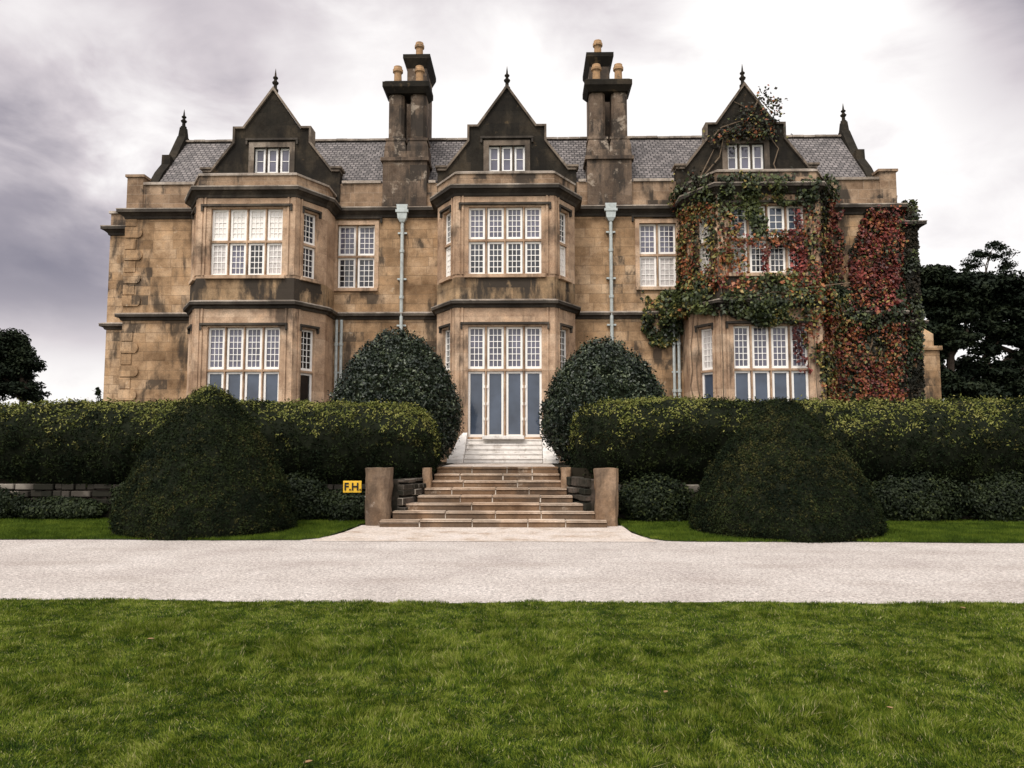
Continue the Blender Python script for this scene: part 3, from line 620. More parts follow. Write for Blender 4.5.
for bi, c in enumerate(BX):
    half = [(-2.62, 11.0), (-2.62, 12.16), (-2.30, 12.16), (-1.42, 13.30), (-1.42, 13.86), (-1.08, 13.86), (0, 15.38)]
    prof = half + [(-x, z) for x, z in half[-2::-1]]
    gw = 1.36 / 2; gz0, gz1 = 12.14, 13.14
    # face as strips round the window opening
    g = MB(); y0, y1 = YF - 0.06, YF + 0.34
    left = [(c - 2.62, 11.0), (c - gw, 11.0), (c - gw, 14.42), (c - 1.08, 13.86), (c - 1.42, 13.86), (c - 1.42, 13.30), (c - 2.30, 12.16), (c - 2.62, 12.16)]
    right = [(2 * c - x, z) for x, z in left][::-1]
    g.prism_xz(left, y0, y1); g.prism_xz(right, y0, y1)
    g.prism_xz([(c - gw, 11.0), (c + gw, 11.0), (c + gw, gz0), (c - gw, gz0)], y0, y1)
    g.prism_xz([(c - gw, gz1), (c + gw, gz1), (c + gw, 14.42), (c, 15.38), (c - gw, 14.42)], y0, y1)
    gable = g.build('gable', S_GAB, house)
    cp = MB(); line = [(c + x, z) for x, z in prof[1:-1]]
    rail(cp, line, 0.08, YF - 0.15, YF + 0.46, below=-0.002)
    cp.box(c - 2.70, c - 2.28, YF - 0.20, YF + 0.46, 12.262, 12.34); cp.box(c + 2.28, c + 2.70, YF - 0.20, YF + 0.46, 12.262, 12.34)
    cp.build('coping', S_RAKE, gable)
    fz = 15.42
    f = MB(); f.lathe((c, YF + 0.12), [(r * 0.85, fz + z * 0.88) for r, z in FIN], 12); f.build('finial', S_GAB, gable, smooth=True)
    Fg = Frame((c - 3, y0), (c + 3, y0))
    window(Fg, (3 - gw, 3 + gw, gz0, gz1), 3, [(gz0, gz1, 1, 2, 1)], stone_mat=S_RAKE, surround=0.20, sill=False, mull=0.09)
    d = MB()
    d.hexa([(c - 2.25, y1, 12.05), (c, y1, 15.08), (c, RY + 1.4, 15.08), (c - 2.25, RY + 1.4, 12.05), (c - 2.25, y1, 12.2), (c, y1, 15.23), (c, RY + 1.4, 15.23), (c - 2.25, RY + 1.4, 12.2)])
    d.hexa([(c + 0.002, y1, 15.08), (c + 2.25, y1, 12.05), (c + 2.25, RY + 1.4, 12.05), (c + 0.002, RY + 1.4, 15.08), (c + 0.002, y1, 15.23), (c + 2.25, y1, 12.2), (c + 2.25, RY + 1.4, 12.2), (c + 0.002, RY + 1.4, 15.23)])
    d.build('gable_roof', SLATE, gable)

# gable ends with raking copings
def end_gable(x):
    """a raking parapet on the roof's end, with a small gablet half way up its slope"""
    g = MB(); x1 = x + 0.34
    prof = [(YF + 0.35, 11.3), (YF + 0.35, 11.95), (YF + 0.75, 12.50), (YF + 1.25, 13.02), (YF + 1.28, 13.42), (YF + 1.62, 13.30), (RY - 0.16, RZ + 0.22), (RY + 0.16, RZ + 0.22), (YR, 11.95), (YR, 11.3)]
    n = len(prof); i = len(g.v)
    g.v += [(x, y, z) for y, z in prof] + [(x1, y, z) for y, z in prof]
    g.f.append(tuple(range(i, i + n))); g.m.append(0); g.f.append(tuple(range(i + 2 * n - 1, i + n - 1, -1))); g.m.append(0)
    for k in range(n): j = (k + 1) % n; g.f.append((i + k, i + n + k, i + n + j, i + j)); g.m.append(0)
    e = g.build('end_gable', S_GAB, house)
    f = MB(); f.taper((x + 0.17, RY), 0.15, 0.16, 0.11, 0.12, RZ + 0.222, RZ + 0.62); f.lathe((x + 0.17, RY), [(r * 0.85, RZ + 0.60 + z * 0.8) for r, z in FIN], 12); f.build('finial', S_GAB, e)
end_gable(XL + 0.62); end_gable(XR - 0.86)

# chimneys
def chimney(x0, x1, mirror):
    base = MB(); base.box(x0 + 0.05, x1 - 0.05, YF - 0.10, YF + 1.5, 10.82, 12.55)
    base.box(x0 - 0.03, x1 + 0.03, YF - 0.18, YF + 1.58, 12.552, 12.68)
    ch = base.build('chimney', S_CHIM, house)
    w = (x1 - x0); s = MB()
    for cx_ in (x0 + w * 0.27, x0 + w * 0.75):
        cc = (cx_, YF + 0.55)
        s.taper(cc, 0.43, 0.48, 0.40, 0.45, 12.682, 13.22); s.taper(cc, 0.40, 0.45, 0.34, 0.39, 13.222, 13.45)
        s.taper(cc, 0.385, 0.42, 0.385, 0.42, 13.452, 13.55)
        s.prism_xy([(cc[0] - 0.30, cc[1] - 0.22), (cc[0] - 0.2, cc[1] - 0.36), (cc[0] + 0.2, cc[1] - 0.36), (cc[0] + 0.30, cc[1] - 0.22), (cc[0] + 0.30, cc[1] + 0.36), (cc[0] - 0.30, cc[1] + 0.36)], 13.552, 15.30)
    s.build('shaft', S_CHIM, ch)
    cm = (x0 + x1) / 2; c = MB()
    c.taper((cm, YF + 0.55), 0.76, 0.46, 0.90, 0.62, 15.302, 15.50); c.taper((cm, YF + 0.55), 0.90, 0.62, 0.90, 0.62, 15.502, 15.70); c.taper((cm, YF + 0.55), 0.88, 0.60, 0.80, 0.52, 15.702, 15.77)
    c.build('cap', S_GAB, ch)
    # the taller rear stack
    rx = cm + mirror * 0.16; r = MB(); r.box(rx - 0.40, rx + 0.40, 29.7, 31.4, 12.6, 17.12)
    r.build('rear_stack', S_CHIM, ch)
    c = MB()
    c.hexa([(rx - 0.41, 29.69, 17.12), (rx + 0.41, 29.69, 17.12), (rx + 0.41, 31.41, 17.12), (rx - 0.41, 31.41, 17.12), (rx - 0.55, 29.5, 17.45), (rx + 0.55, 29.5, 17.45), (rx + 0.55, 31.55, 17.45), (rx - 0.55, 31.55, 17.45)])
    c.box(rx - 0.55, rx + 0.55, 29.5, 31.55, 17.452, 17.62); c.build('cap', S_GAB, ch)
    for px, py, pz in ((x0 + w * 0.27, YF + 0.5, 15.75), (x0 + w * 0.75, YF + 0.5, 15.75), (rx + mirror * 0.03, 30.1, 17.60)):
        p = MB(); p.lathe((px, py), [(0.18, pz), (0.18, pz + 0.06), (0.155, pz + 0.10), (0.145, pz + 0.52), (0.16, pz + 0.55), (0.20, pz + 0.58), (0.20, pz + 0.68), (0.17, pz + 0.72), (0.16, pz + 0.80), (0.11, pz + 0.82)], 16)
        p.build('chimney_pot', POT, ch, smooth=False)
chimney(-5.53, -3.76, 1)
chimney(2.20, 3.97, -1)

# rainwater pipes
def downpipe(x, y, ztop, hopper, twin=False):
    m = MB(); zs_ = [TZ, ztop]
    for o in ((-0.09, 0.09) if twin else (0,)):
        m.tube([(x + o, y, TZ), (x + o, y, ztop)], 0.055 if twin else 0.065, 10)
        z = TZ + 0.8
        while z < ztop - 0.3:
            m.lathe((x + o, y), [(0.06, z - 0.06), (0.09 if not twin else 0.08, z - 0.05), (0.09 if not twin else 0.08, z + 0.05), (0.06, z + 0.06)], 10); z += 1.75
    d = m.build('downpipe', LEAD, house, smooth=False)
    if hopper:
        h = MB(); h.taper((x, y), 0.08, 0.08, 0.15, 0.13, ztop - 0.44, ztop - 0.32); h.taper((x, y), 0.16, 0.13, 0.19, 0.14, ztop - 0.318, ztop - 0.08); h.taper((x, y), 0.24, 0.17, 0.24, 0.17, ztop - 0.078, ztop + 0.02); h.taper((x, y), 0.19, 0.14, 0.21, 0.15, ztop + 0.022, ztop + 0.22)
        h.build('hopper', LEAD, d)
    z = TZ + 1.5
    while z < ztop - 0.6: b = MB(); b.box(x - 0.17, x + 0.17, y + 0.02, YF, z - 0.03, z + 0.03); b.build('bracket', LEAD, d); z += 1.75
downpipe(-4.70, 27.86, 10.60, True); downpipe(3.10, 27.86, 10.60, True)
downpipe(-7.03, 27.9, 6.48, False, True); downpipe(5.47, 27.9, 6.48, False, True)

# low end pavilion of stone behind the right-hand corner
mb = MB(); mb.box(17.6, 19.4, 36, 38, 0.9, 6.3); mb.box(17.5, 19.5, 35.9, 38.1, 6.302, 6.5); mb.box(17.7, 19.2, 36.1, 37.9, 6.502, 7.1); mb.taper((18.45, 37), 0.8, 0.8, 0.35, 0.35, 7.102, 7.6)
tag(mb.build('stone_pier', S_WALL, None, (18.5, 37, TZ)), 'pale stone pier with banded cap beyond the ivy-clad house corner', 'pier')

# ================================================================== STAIRS AND GARDEN STEPS
es = thing('entrance_stairs', 'whitewashed stone stairs between white cheek walls below the french window', 'stairs', (AX, 25.0, TZ))
n = 5; rs = (2.02 - TZ) / n
for i in range(n):
    y0 = 24.05 + 0.29 * i; m = MB()
    m.box(AX - 1.24, AX + 1.24, y0, 25.48, TZ + rs * i + 0.001, TZ + rs * (i + 1) - 0.035); m.box(AX - 1.24, AX + 1.24, y0 - 0.035, 25.48, TZ + rs * (i + 1) - 0.034, TZ + rs * (i + 1))
    m.build('stair', STAIR_W, es, bevel=0.008)
m = MB(); m.box(AX - 0.72, AX + 0.66, 24.9, 25.44, 2.022, 2.14); m.build('threshold_block', STAIR_W, es, bevel=0.015)
for sx in (-1, 1):
    m = MB(); xa = AX + sx * 1.25; line = [(23.75, TZ + 0.12), (24.2, TZ + 0.30), (24.7, TZ + 0.58), (25.1, TZ + 0.85), (25.47, TZ + 0.98)]
    for (ya, za), (yb, zb), k in zip(line[:-1], line[1:], range(4)):
        oa, ob = xa + sx * (0.50 - 0.09 * k), xa + sx * (0.50 - 0.09 * (k + 1))
        q = [(xa, ya), (oa, ya), (ob, yb), (xa, yb)]
        m.hexa([(*q[0], TZ), (*q[1], TZ), (*q[2], TZ), (*q[3], TZ), (*q[0], za), (*q[1], za), (*q[2], zb), (*q[3], zb)])
    m.build('cheek_wall', STAIR_W, es)

MORTAR = plain('lime_mortar', (0.55, 0.49, 0.42), 0.9, 0.1, 0.25, 14, 0.3)
gs = thing('garden_steps', 'flight of eight worn brown stone steps climbing from the drive between hedges', 'steps', (AX, 17, 0))
srng = np.random.default_rng(11)
rise = TZ / 8; half_w = [2.53, 2.30, 2.06, 1.84, 1.72, 1.60, 1.58, 1.56]
for i in range(8):
    y0 = 17.0 + 0.36 * i; z0 = rise * i; w = half_w[i]
    m = MB(); nb = [5, 4, 3, 4, 4, 3, 4, 4][i]; cuts = np.cumsum(srng.uniform(0.7, 1.3, nb)); cuts = cuts / cuts[-1]; prev = 0
    for cf in cuts:
        xa, xb = AX - w + 2 * w * prev + 0.008, AX - w + 2 * w * cf - 0.008; prev = cf
        j = srng.uniform(-0.012, 0.012); jz = srng.uniform(-0.008, 0.004)
        m.box(xa, xb, y0 + j, 20.0 if i == 7 else y0 + 0.55, z0 - 0.01, z0 + rise - 0.048 + jz, 0)
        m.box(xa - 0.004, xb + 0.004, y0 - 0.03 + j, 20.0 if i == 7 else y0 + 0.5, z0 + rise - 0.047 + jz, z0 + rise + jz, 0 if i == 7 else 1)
    st_ = m.build('step', [S_STEP, S_TREAD], gs, bevel=0.012)
    jm = MB(); jm.box(AX - w + 0.02, AX + w - 0.02, y0 + 0.012, y0 + 0.5, z0 + 0.004, z0 + rise - 0.014); jm.build('joint_mortar', MORTAR, st_)

def pier(x0, x1, y0, y1, z1, label):
    cx_, cy_ = (x0 + x1) / 2, (y0 + y1) / 2; V = []; rg = np.random.default_rng(int((x0 + 20) * 100))
    nz, seg = 9, 20
    for i in range(nz + 1):
        z = z1 * i / nz
        for k in range(seg):
            a = 2 * math.pi * k / seg; ca, sa = math.cos(a), math.sin(a); q = 1 / max(abs(ca), abs(sa)); q = q * 0.72 + 0.28 * 1.1
            V.append((cx_ + ca * q * (x1 - x0) / 2, cy_ + sa * q * (y1 - y0) / 2, z))
    V = np.array(V); V += ((fbm(V * 3.2, 7, 4)[:, None] - 0.5) * 0.15) * np.array([1, 1, 0.35])
    m = MB(); m.v = [tuple(v) for v in V]
    for i in range(nz):
        for k in range(seg): j = (k + 1) % seg; m.f.append((i * seg + k, i * seg + j, (i + 1) * seg + j, (i + 1) * seg + k)); m.m.append(0)
    m.f.append(tuple(range(nz * seg, (nz + 1) * seg))); m.m.append(0)
    return tag(m.build('stone_pier', S_PIER, None, (cx_, cy_, 0)), label, 'pier')
pier(AX - 2.92, AX - 2.36, 17.25, 17.75, 1.30, 'broad rough stone pier at the foot of the steps beside the yellow sign')
pier(AX + 2.32, AX + 2.82, 17.25, 17.75, 1.29, 'rough stone pier at the foot of the steps beside the leafy low shrub')
pier(AX - 1.80, AX - 1.58, 18.6, 18.95, 1.27, 'small stone post halfway up the steps on the side of the yellow sign')
pier(AX + 1.58, AX + 1.82, 18.6, 18.95, 1.27, 'small stone post halfway up the steps on the side away from the sign')

RUB = leafmat('rubble_stone', [(0.012, 0.012, 0.009), (0.02, 0.019, 0.014), (0.035, 0.031, 0.025), (0.07, 0.06, 0.05), (0.34, 0.30, 0.25)], 0.9, 0.1, 0.55, 0.5)
RUB_D = leafmat('mossy_rubble_stone', [(0.010, 0.011, 0.008), (0.022, 0.02, 0.015), (0.05, 0.042, 0.034), (0.11, 0.085, 0.07)], 0.9, 0.1, 3, 0.5)
def rubble(runs, label, seed, h=0.86):
    """a low dry-stone retaining wall: every stone its own rough block in the one wall"""
    rg = np.random.default_rng(seed); m = MB()
    for (ax, ay), (bx, by) in runs:
        mi_ = 1 if math.hypot(bx - ax, by - ay) < 2 else 0; hh_ = 1.1 if mi_ else h
        F = Frame((ax, ay), (bx, by)); F.box(m, 0, F.len, -0.12, -0.4, 0, hh_ - 0.08, 1)
        z = 0
        while z < hh_ - 0.1:
            hh = rg.uniform(0.10, 0.24); u = -0.02
            while u < F.len:
                w = rg.uniform(0.18, 0.62); e = rg.uniform(-0.03, 0.03, 4); d = rg.uniform(-0.02, 0.06)
                ub = min(u + w, F.len + 0.02)
                F.box(m, u + 0.012, ub - 0.012, d, -0.15, z + 0.01 + max(0, e[0]), min(z + hh - 0.012 + e[1] * 0.5, hh_), mi_); u += w
            z += hh
    return tag(m.build('retaining_wall', [RUB, RUB_D], None, (runs[0][0][0], runs[0][0][1], 0), bevel=0.02), label, 'wall')
rubble([((-24, 18.75), (AX - 2.3, 18.75)), ((AX - 2.1, 17.6), (AX - 1.72, 18.7))], 'low rubble retaining wall under the hedge where pale stones show on the far left', 21)
rubble([((AX + 1.72, 18.7), (AX + 2.1, 17.6)), ((AX + 2.3, 18.75), (24, 18.75))], 'low rubble retaining wall under the hedge, mostly hidden by shrubs', 22)

# ================================================================== HEDGES, TOPIARY, BUSHES
def leaves_on(name, rng, V, F, n, L, W, parent, mats, pick, tilt=0.6, depth=0.06, down=0.0):
    # leaves sit in small sprigs: each sprig leans its own way, stands a little proud or back and has one kind of leaf
    ns = n // 7; SP, SN = scatter(rng, V, F, ns); mi_s = pick(SP, SN, rng); lean = rng.normal(size=(ns, 3)) * 0.35; out = rng.uniform(-depth, depth * 0.7, (ns, 1)) + (rng.random((ns, 1)) < 0.02) * depth
    P = np.repeat(SP + SN * out, 7, 0) + rng.normal(size=(ns * 7, 3)) * L * 0.62; N = np.repeat(unit(SN + lean), 7, 0); mi = np.repeat(mi_s, 7)
    LV_, LF = leaf_geo(rng, P, N, L, W, tilt, down); return raw_mesh(name, LV_, LF, mats, mi, parent)

def rounded_box(x0, x1, y0, y1, z0, z1, rad, res=0.14, bottom_in=0.0):
    """grid over a box whose edges are rounded by rad; returns V,F"""
    Vs, Fs, o = [], [], 0
    dims = [(0, x0, x1), (1, y0, y1), (2, z0, z1)]
    c = np.array([(x0 + x1) / 2, (y0 + y1) / 2, (z0 + z1) / 2]); hw = np.array([(x1 - x0) / 2, (y1 - y0) / 2, (z1 - z0) / 2])
    for ax in range(3):
        for sg in (-1, 1):
            a, b = [k for k in range(3) if k != ax]
            na, nb_ = max(4, int(2 * hw[a] / res)), max(4, int(2 * hw[b] / res))
            A, B = np.meshgrid(np.linspace(-1, 1, na), np.linspace(-1, 1, nb_), indexing='ij')
            Q = np.zeros((na * nb_, 3)); Q[:, ax] = sg * hw[ax]; Q[:, a] = A.ravel() * hw[a]; Q[:, b] = B.ravel() * hw[b]
            inner = np.clip(Q, -(hw - rad), hw - rad); d = Q - inner; Q = inner + d / np.maximum(np.linalg.norm(d, axis=1, keepdims=True), 1e-9) * rad
            f = grid_faces(na, nb_)
            if (sg > 0) == (ax != 1): pass
            else: f = f[:, ::-1]
            Vs.append(Q + c); Fs.append(f + o); o += len(Q)
    return np.concatenate(Vs), np.concatenate(Fs)
def bumpy(V, ctr, amp, scale, seed):
    d = unit(V - ctr); return V + d * ((fbm(V * scale, seed, 3) - 0.5) * 2 * amp)[:, None]

def hedge(name, x0, x1, rad_end, z1, label, seed, bump_seed):
    rng = np.random.default_rng(seed)
    root = thing(name, label, 'hedge', ((x0 + x1) / 2, 20, TZ))
    z0 = 0.62
    V, F = rounded_box(x0, x1, 18.25, 21.0, z0, z1, 0.98, 0.13)
    V[:, 2] = np.where(V[:, 2] > 2.2, V[:, 2] + (fbm(V * np.array([0.35, 0.35, 0.0]), bump_seed, 2) - 0.5) * 0.16, V[:, 2])
    V[:, 1] += (fbm(V * np.array([0.5, 0.0, 0.7]), bump_seed + 3, 2) - 0.5) * 0.35
    und = np.clip((2.25 - V[:, 2]) / 1.4, 0, 1) ** 1.3 * 0.35; V[:, 1] += und * (V[:, 1] < 19.6)   # clipped to overhang the wall
    ctr = np.stack([np.clip(V[:, 0], x0 + 1.2, x1 - 1.2), np.full(len(V), 19.6), np.full(len(V), 1.9)], 1)
    V = bumpy(V, ctr, 0.13, 1.7, bump_seed + 5)
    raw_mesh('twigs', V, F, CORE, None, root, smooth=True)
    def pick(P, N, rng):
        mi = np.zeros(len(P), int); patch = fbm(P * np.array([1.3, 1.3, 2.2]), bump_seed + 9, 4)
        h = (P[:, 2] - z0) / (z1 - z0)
        # new growth in tufts on top and shoulder; its pale colour carries the top light
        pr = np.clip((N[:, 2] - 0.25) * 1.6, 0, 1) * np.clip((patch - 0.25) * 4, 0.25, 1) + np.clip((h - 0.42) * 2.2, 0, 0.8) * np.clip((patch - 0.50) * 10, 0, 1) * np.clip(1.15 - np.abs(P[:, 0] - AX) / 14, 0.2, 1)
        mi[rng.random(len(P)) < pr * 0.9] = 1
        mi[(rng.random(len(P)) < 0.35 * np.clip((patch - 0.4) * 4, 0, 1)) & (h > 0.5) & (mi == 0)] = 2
        return mi
    n = int((x1 - x0) * 11000)
    leaves_on('foliage', rng, V, F, n, 0.078, 0.034, root, [YEW, YEW_TIP, YEW_OLIVE], pick, 0.75, 0.06)
    return root
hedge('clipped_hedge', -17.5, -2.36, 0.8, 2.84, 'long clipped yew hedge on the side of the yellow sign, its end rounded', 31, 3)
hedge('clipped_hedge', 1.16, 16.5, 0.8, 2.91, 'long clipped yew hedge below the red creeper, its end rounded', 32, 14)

def revolve(prof, c, seg=72, n=46, ell=(1, 1)):
    zz = np.linspace(0, 1, n); pz = np.array([p[0] for p in prof]); pr_ = np.array([p[1] for p in prof]); r = np.interp(zz, pz, pr_)
    a = np.linspace(0, 2 * np.pi, seg, endpoint=False)
    V = np.stack([np.outer(np.cos(a), r) * ell[0] + c[0], np.outer(np.sin(a), r) * ell[1] + c[1], np.outer(np.ones(seg), zz * c[3]) + c[2]], -1).reshape(-1, 3)
    return V, grid_faces(seg, n, True)
CONE = [(0, 0.97), (0.06, 1.0), (0.18, 0.97), (0.326, 0.875), (0.474, 0.755), (0.62, 0.61), (0.70, 0.525), (0.77, 0.44), (0.85, 0.34), (0.92, 0.235), (0.955, 0.17), (0.985, 0.09), (1.0, 0.0)]
def topiary(cx_, cy_, r, h, label, seed, tipdens):
    rng = np.random.default_rng(seed); root = thing('topiary_cone', label, 'topiary', (cx_, cy_, 0))
    V, F = revolve([(z, q * r) for z, q in CONE], (cx_, cy_, 0.0, h))
    ctr = np.stack([np.full(len(V), cx_), np.full(len(V), cy_), V[:, 2] * 0.6], 1); V = bumpy(V, ctr, 0.05, 1.9, seed)
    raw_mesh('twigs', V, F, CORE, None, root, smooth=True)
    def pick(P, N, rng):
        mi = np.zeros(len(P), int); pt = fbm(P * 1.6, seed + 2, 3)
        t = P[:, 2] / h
        mi[rng.random(len(P)) < 0.06 + 0.55 * np.clip((pt - 0.42) * 4, 0, 1) * np.clip(t * 1.5 - 0.15, 0, 1)] = 2  # olive leaves thicken upward, painting the lit upper sides
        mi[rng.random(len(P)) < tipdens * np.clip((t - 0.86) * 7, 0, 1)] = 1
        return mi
    leaves_on('foliage', rng, V, F, 120000, 0.055, 0.024, root, [YEW, YEW_TIP, YEW_OLIVE], pick, 0.7, 0.04)
    return root
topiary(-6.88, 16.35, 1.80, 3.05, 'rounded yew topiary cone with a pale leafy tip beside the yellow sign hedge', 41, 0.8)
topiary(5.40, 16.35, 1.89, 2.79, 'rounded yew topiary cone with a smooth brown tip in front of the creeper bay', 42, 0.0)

EGG = [(0, 0.55), (0.08, 0.76), (0.2, 0.93), (0.34, 1.0), (0.48, 0.965), (0.62, 0.85), (0.74, 0.70), (0.84, 0.52), (0.92, 0.345), (0.97, 0.19), (1.0, 0.0)]
def bush(cx_, cy_, r, h, label, seed):
    rng = np.random.default_rng(seed); root = thing('round_bush', label, 'bush', (cx_, cy_, TZ))
    V, F = revolve([(z, q * r) for z, q in EGG], (cx_, cy_, TZ, h))
    ctr = np.array([[cx_, cy_, TZ + h * 0.4]]); V = bumpy(V, ctr, 0.07, 1.7, seed)
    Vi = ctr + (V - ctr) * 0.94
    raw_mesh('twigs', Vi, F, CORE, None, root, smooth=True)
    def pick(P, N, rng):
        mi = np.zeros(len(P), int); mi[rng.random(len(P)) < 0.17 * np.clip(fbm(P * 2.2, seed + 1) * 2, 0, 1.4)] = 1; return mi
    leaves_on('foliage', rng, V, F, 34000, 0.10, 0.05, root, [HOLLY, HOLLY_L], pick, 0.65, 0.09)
    return root
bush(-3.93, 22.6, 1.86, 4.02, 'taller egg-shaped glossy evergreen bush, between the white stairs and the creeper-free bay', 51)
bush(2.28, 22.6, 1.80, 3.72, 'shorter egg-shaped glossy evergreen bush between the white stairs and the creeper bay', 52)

# shrubs and ferns growing along the foot of the retaining walls
def low_shrub(cx_, cy_, rx, rz, label, seed, n=5000, mats=None, L=0.085, light=0.12):
    rng = np.random.default_rng(seed); root = thing('low_shrub', label, 'shrub', (cx_, cy_, 0))
    d = unit(rng.normal(size=(n, 3))); q = rng.random(n) ** 0.4
    P = np.array([cx_, cy_, rz * 0.45]) + d * q[:, None] * np.array([rx, 0.42, rz * 0.58]) * (0.75 + 0.5 * fbm(d * 2.1 + seed, seed))[:, None]
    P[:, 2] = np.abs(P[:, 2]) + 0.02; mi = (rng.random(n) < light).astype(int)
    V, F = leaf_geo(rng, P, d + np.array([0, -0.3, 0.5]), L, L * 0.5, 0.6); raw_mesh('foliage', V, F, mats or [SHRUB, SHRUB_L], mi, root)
    m = MB()
    for k in range(7): a = rng.uniform(-0.6, 0.6); m.tube([(cx_ + a * 0.2, cy_, 0), (cx_ + a * rx, cy_ + rng.uniform(-0.1, 0.1), rz * rng.uniform(0.5, 0.85))], [0.012, 0.005], 5)
    m.build('stem', BARK, root)
low_shrub(3.0, 18.3, 1.0, 1.08, 'dense leafy low shrub against the wall beside the plain foot pier', 61, 12000)
low_shrub(-4.35, 18.42, 0.9, 0.72, 'dark low shrub growing below the yellow sign', 62, 8000, light=0.02)
low_shrub(-5.6, 18.42, 0.9, 1.12, 'dark upright shrub on the wall behind the pale-tipped topiary cone, on its sign side', 70, 9000, light=0.02)
low_shrub(-9.3, 18.45, 0.9, 1.05, 'dark low shrub at the wall foot on the outer side of the pale-tipped topiary cone', 63, 9000, light=0.02)
low_shrub(-13.4, 18.45, 1.2, 0.80, 'dark low shrub at the wall foot at the far left edge', 64, 9000, light=0.02)
low_shrub(7.6, 18.45, 0.95, 1.05, 'low shrub with a few pale leaves just beyond the brown-tipped topiary cone', 65, 9000, light=0.06)
low_shrub(9.3, 18.45, 1.3, 1.15, 'widest dark low shrub at the wall foot below the red creeper', 66, 12000, light=0.03)
low_shrub(11.6, 18.45, 1.4, 1.12, 'dark low shrub at the wall foot at the far right edge', 67, 12000, light=0.03)
low_shrub(-11.4, 18.5, 1.25, 0.52, 'thin dark low shrub below the pale stones of the left wall', 68, 7000, light=0.02)

# the small yellow hydrant sign
sg = thing('hydrant_sign', 'small yellow sign reading F.H. in black beside the stone pier', 'sign', (-4.19, 18.18, 0.66))
m = MB(); m.box(-4.41, -3.97, 18.17, 18.20, 0.69, 0.97); plate = m.build('plate', SIGN_Y, sg, bevel=0.006)
m = MB(); m.box(-4.21, -4.17, 18.202, 18.24, 0.0, 0.95); m.build('post', BARK, sg)
cu_ = bpy.data.curves.new('lettering', 'FONT'); cu_.body = 'F.H.'; cu_.size = 0.25; cu_.align_x = 'CENTER'; cu_.align_y = 'CENTER'; cu_.extrude = 0.003; cu_.offset = 0.006; cu_.space_character = 1.02
tmp = bpy.data.objects.new('tmp', cu_); COL.objects.link(tmp); bpy.context.view_layer.update()
me = bpy.data.meshes.new_from_object(tmp.evaluated_get(bpy.context.evaluated_depsgraph_get())); bpy.data.objects.remove(tmp); me.name = 'lettering'
me.materials.clear(); me.materials.append(SIGN_K)
lo = bpy.data.objects.new('lettering', me); COL.objects.link(lo); lo.parent = plate; lo.rotation_euler = (R(90), 0, 0); lo.location = (0.012, -0.024, 0.165)
m = MB(); m.lathe((-3.88, 18.3), [(0.035, 0.52), (0.05, 0.55), (0.05, 0.60), (0.02, 0.64)], 10); m.build('marker_cap', WHITE, sg)

# ================================================================== CREEPER ON THE RIGHT-HAND BAY AND WALL
cb = BX[2]
surf = []   # frames with z-ranges on which it grows
pts = [(cb - CH, YF), (cb - CH, CY), (cb - FR, FY), (cb + FR, FY), (cb + CH, CY), (cb + CH, YF)]
for a, b in zip(pts[:-1], pts[1:]): surf.append((Frame(a, b), 0, Frame(a, b).len, 2.0, 11.5))
surf.append((Frame((4.2, YF), (cb - CH, YF)), 0, cb - CH - 4.2, 4.2, 8.6))
surf.append((Frame((cb + CH, YF), (XR, YF)), 0, XR - cb - CH, 2.0, 11.0))
surf.append((Frame((XR, YF), (XR, 30.2)), 0, 2.2, 2.0, 11.6))
surf.append((Frame((XR, 30.2), (SR, 30.2)), 0, 1.85, 2.0, 11.6))
